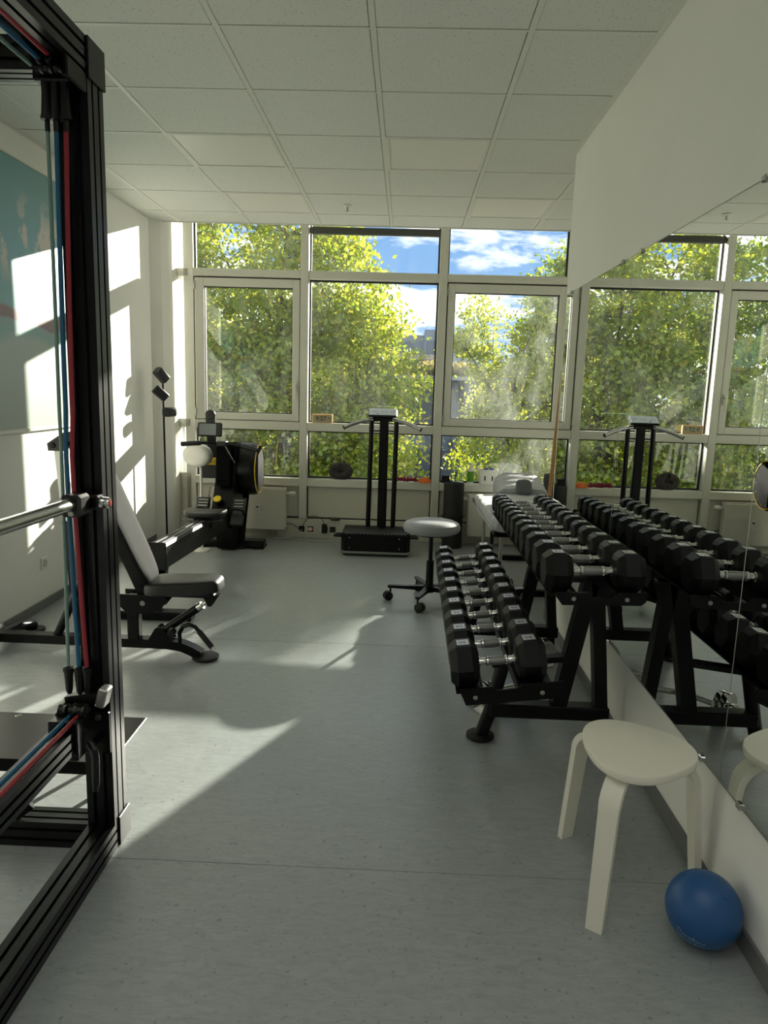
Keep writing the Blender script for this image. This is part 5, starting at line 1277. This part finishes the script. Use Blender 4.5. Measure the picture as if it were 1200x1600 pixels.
def tree(label, base, fork, env, ncl, nleaf, rad, size, material, zr, xr, yr, dens=None):
    t = thing('leafy_tree', label, 'tree', base, 'trees outside the windows')
    base = Vector(base); fork = Vector(fork)
    mid = (base+fork)/2+Vector((0.15, 0.1, 0))
    MB().tube([base, mid, fork], [0.20, 0.16, 0.12], 12).build('trunk', 'bark', t)
    cl = []
    while len(cl) < ncl:
        p = (rng.uniform(*xr), rng.uniform(*yr), rng.uniform(*zr))
        if env(*p) and (dens is None or rng.random() < dens(*p)): cl.append(Vector(p))
    # limbs fan out from the fork; twigs join clusters to their nearest limb point
    limbs = []; lm = MB()
    for k in range(9):
        tgt = cl[int(rng.integers(len(cl)))]
        for _ in range(12):
            c2 = cl[int(rng.integers(len(cl)))]
            if all((c2-l[-1]).length > 1.6 for l in limbs) and c2.z > fork.z+0.4: tgt = c2; break
        st = base+(fork-base)*rng.uniform(0.72, 1.0)
        ctrl = Vector((st.x*0.65+tgt.x*0.35, st.y*0.65+tgt.y*0.35, st.z*0.35+tgt.z*0.65))+Vector(rng.normal(size=3)*0.15)
        pts = [(st*(1-u)*(1-u)+ctrl*2*u*(1-u)+tgt*u*u) for u in np.linspace(0, 1, 9)]
        lm.tube(pts, [0.065*(1-u)+0.012 for u in np.linspace(0, 1, 9)], 6); limbs.append(pts)
    lm.build('limbs', 'bark', t)
    allp = [p for l in limbs for p in l[2:]]
    tw = MB(); cen = []
    AP = np.array([tuple(p) for p in allp])
    for c in cl:
        dd = AP-np.array(tuple(c)); j = int(np.argmin((dd**2).sum(1))); s = allp[j]
        mdl = (s+c)/2+Vector((0, 0, 0.12))
        tw.tube([s, mdl, c], [0.014, 0.009, 0.004], 4, cap=False)
        for u in (0.5, 0.72, 0.88, 1.0, 1.0, 1.0):
            cen.append(s*(1-u)*(1-u)+mdl*2*u*(1-u)+c*u*u)
    stuff(tw.build('twigs', 'bark', t))
    CE = np.array([tuple(p) for p in cen]); pick = rng.integers(len(CE), size=nleaf)
    C = CE[pick]+rng.normal(size=(nleaf, 3))*np.array([rad, rad, rad*0.62])
    C = C[C[:, 2] > GZ+0.5]
    leaves_mesh(C, size, 'foliage', material, t)
    return t
def interp(z, tab):
    zs, xs = zip(*tab); return float(np.interp(z, zs, xs))
# big tree filling the left and middle windows
envA = lambda x, y, z: x < interp(z, [(-3, 0.4), (0.5, 0.35), (1.6, 0.55), (2.4, 0.15), (3.4, -0.25), (4.2, -0.35), (5.0, -0.9), (6.5, -2.0), (7.5, -3)]) and x > -5.6 and ((x+2.4)/4.2)**2+((y-15)/2.2)**2 < 1.15 and z < 6.8-0.12*(x+2.4)**2
tree('broad yellow-green tree filling the left and middle windows', (-2.9, 15.2, GZ), (-2.8, 15.2, 0.6), envA, 620, 95000, 0.25, 0.135, 'leaf_yellowgreen', (-3.5, 6.8), (-5.6, 0.7), (13.2, 17), lambda x, y, z: 0.55 if z > 3.6 else 1.0)
envC = lambda x, y, z: ((x+8.2)/3.4)**2+((y-15.5)/2.0)**2 < 1.1 and z < 6.5-0.15*(x+8)**2
tree('green tree seen only in the mirror, left of the broad tree', (-8.2, 15.6, GZ), (-8.1, 15.6, 0.3), envC, 380, 56000, 0.28, 0.135, 'leaf_green', (-3.5, 6.5), (-11.6, -4.9), (13.6, 17.2), lambda x, y, z: 0.6 if z > 4.2 else 1.0)
envB = lambda x, y, z: x > interp(z, [(-3, 1.2), (-0.5, 1.7), (0.2, 2.3), (1.2, 1.9), (2.2, 1.5), (3.3, 1.5), (4.3, 1.75), (5, 2.6)]) and x < 6.6 and ((y-18.8)/1.6)**2 < 1 and z < interp(x, [(1.2, 4.4), (2.0, 4.7), (2.8, 4.0), (3.2, 3.9), (4.0, 4.4), (4.4, 4.6), (6.6, 4.2)])
tree('slender pale green tree outside the right window', (3.3, 18.9, GZ), (3.2, 18.9, 0.6), envB, 320, 42000, 0.25, 0.13, 'leaf_yellowgreen', (-3.5, 4.9), (1.2, 6.6), (17.4, 20.2), lambda x, y, z: 0.42 if z > 2.2 else (0.75 if x > 2.6 else 0.5))
envD = lambda x, y, z: z < 5.6+0.4*(x-4.3) and x < 5.0 and x > 3.95
tree('thin twig-topped tree at the right edge of the right window', (4.6, 19.9, GZ), (4.55, 19.9, 2.0), envD, 40, 2600, 0.22, 0.15, 'leaf_green', (2.5, 6.0), (3.9, 5.0), (19.4, 20.4))

envE = lambda x, y, z: 6.15 < x < 7.80 and z < 5.46-0.12*((x-7.1)/0.8)**2
tree('rounded green tree right of the right window, hidden from view by the mirror wall', (7.0, 19.0, GZ), (7.0, 19.0, 2.0), envE, 150, 15000, 0.15, 0.14, 'leaf_green', (3.2, 5.6), (6.1, 7.9), (18.6, 19.6))

def dark_building():
    t = thing('flat_roofed_building', 'dark grey flat-roofed building behind the trees', 'building', (6, 36, GZ))
    y0, zt = 34.0, 1.98
    MB().box(-4.0, 16.0, y0, y0+9, GZ, zt).build('walls', 'building_dark', t, smooth=0)
    MB().box(-4.15, 16.15, y0-0.15, y0+9.15, zt, zt+0.20).build('parapet', 'building_strip', t, smooth=0)
    for i in range(9): MB().box(-3.6+i*2.2, -3.54+i*2.2, y0-0.03, y0, GZ, zt).build('cladding_joint', 'gasket', t, smooth=0)
    for i in range(4):
        MB().box(0.2+i*1.2, 1.2+i*1.2, y0-0.04, y0+0.01, -1.6, -0.4).build('window', 'pane_far', t, smooth=0)
    n = 16000
    C = np.stack([rng.uniform(-4, 10, n), rng.uniform(y0+0.2, y0+2.5, n), zt+0.15+np.abs(rng.normal(size=n))*0.30], 1)
    C[:, 2] = np.minimum(C[:, 2], zt+0.9)
    leaves_mesh(C, 0.22, 'roof_planting', 'roof_plants', t)
dark_building()
def apartments():
    t = thing('apartment_block', 'pale concrete apartment block far behind the trees', 'building', (-4, 80, GZ))
    y0 = 75.0
    MB().box(-22, 1.9, y0+1.2, y0+14, GZ, 7.2).build('main_wing', 'concrete_grey', t, smooth=0)
    MB().box(1.9, 3.4, y0+0.4, y0+14, GZ, 7.75).build('stair_tower', 'concrete_grey', t, smooth=0)
    MB().box(3.4, 7.0, y0, y0+14, GZ, 7.65).build('end_wing', 'concrete', t, smooth=0)
    for r in range(4):
        z = 5.0-r*2.4
        MB().box(-22, 1.9, y0+0.9, y0+1.25, z-0.35, z+0.15).build('balcony_band', 'concrete_tan', t, smooth=0)
        for i in range(9):
            MB().box(-20.6+i*2.5, -19.2+i*2.5, y0+1.1, y0+1.25, z+0.35, z+1.55).build('window', 'pane_far', t, smooth=0)
        MB().box(2.1, 3.2, y0+0.3, y0+0.45, z+0.3, z+1.6).build('window', 'pane_far', t, smooth=0)
        MB().box(5.4, 6.2, y0-0.06, y0+0.05, z+0.5, z+1.4).build('window', 'pane_far', t, smooth=0)
        MB().box(1.9, 3.4, y0+0.2, y0+0.45, z-0.35, z+0.15).build('balcony_band', 'concrete_tan', t, smooth=0)
apartments()
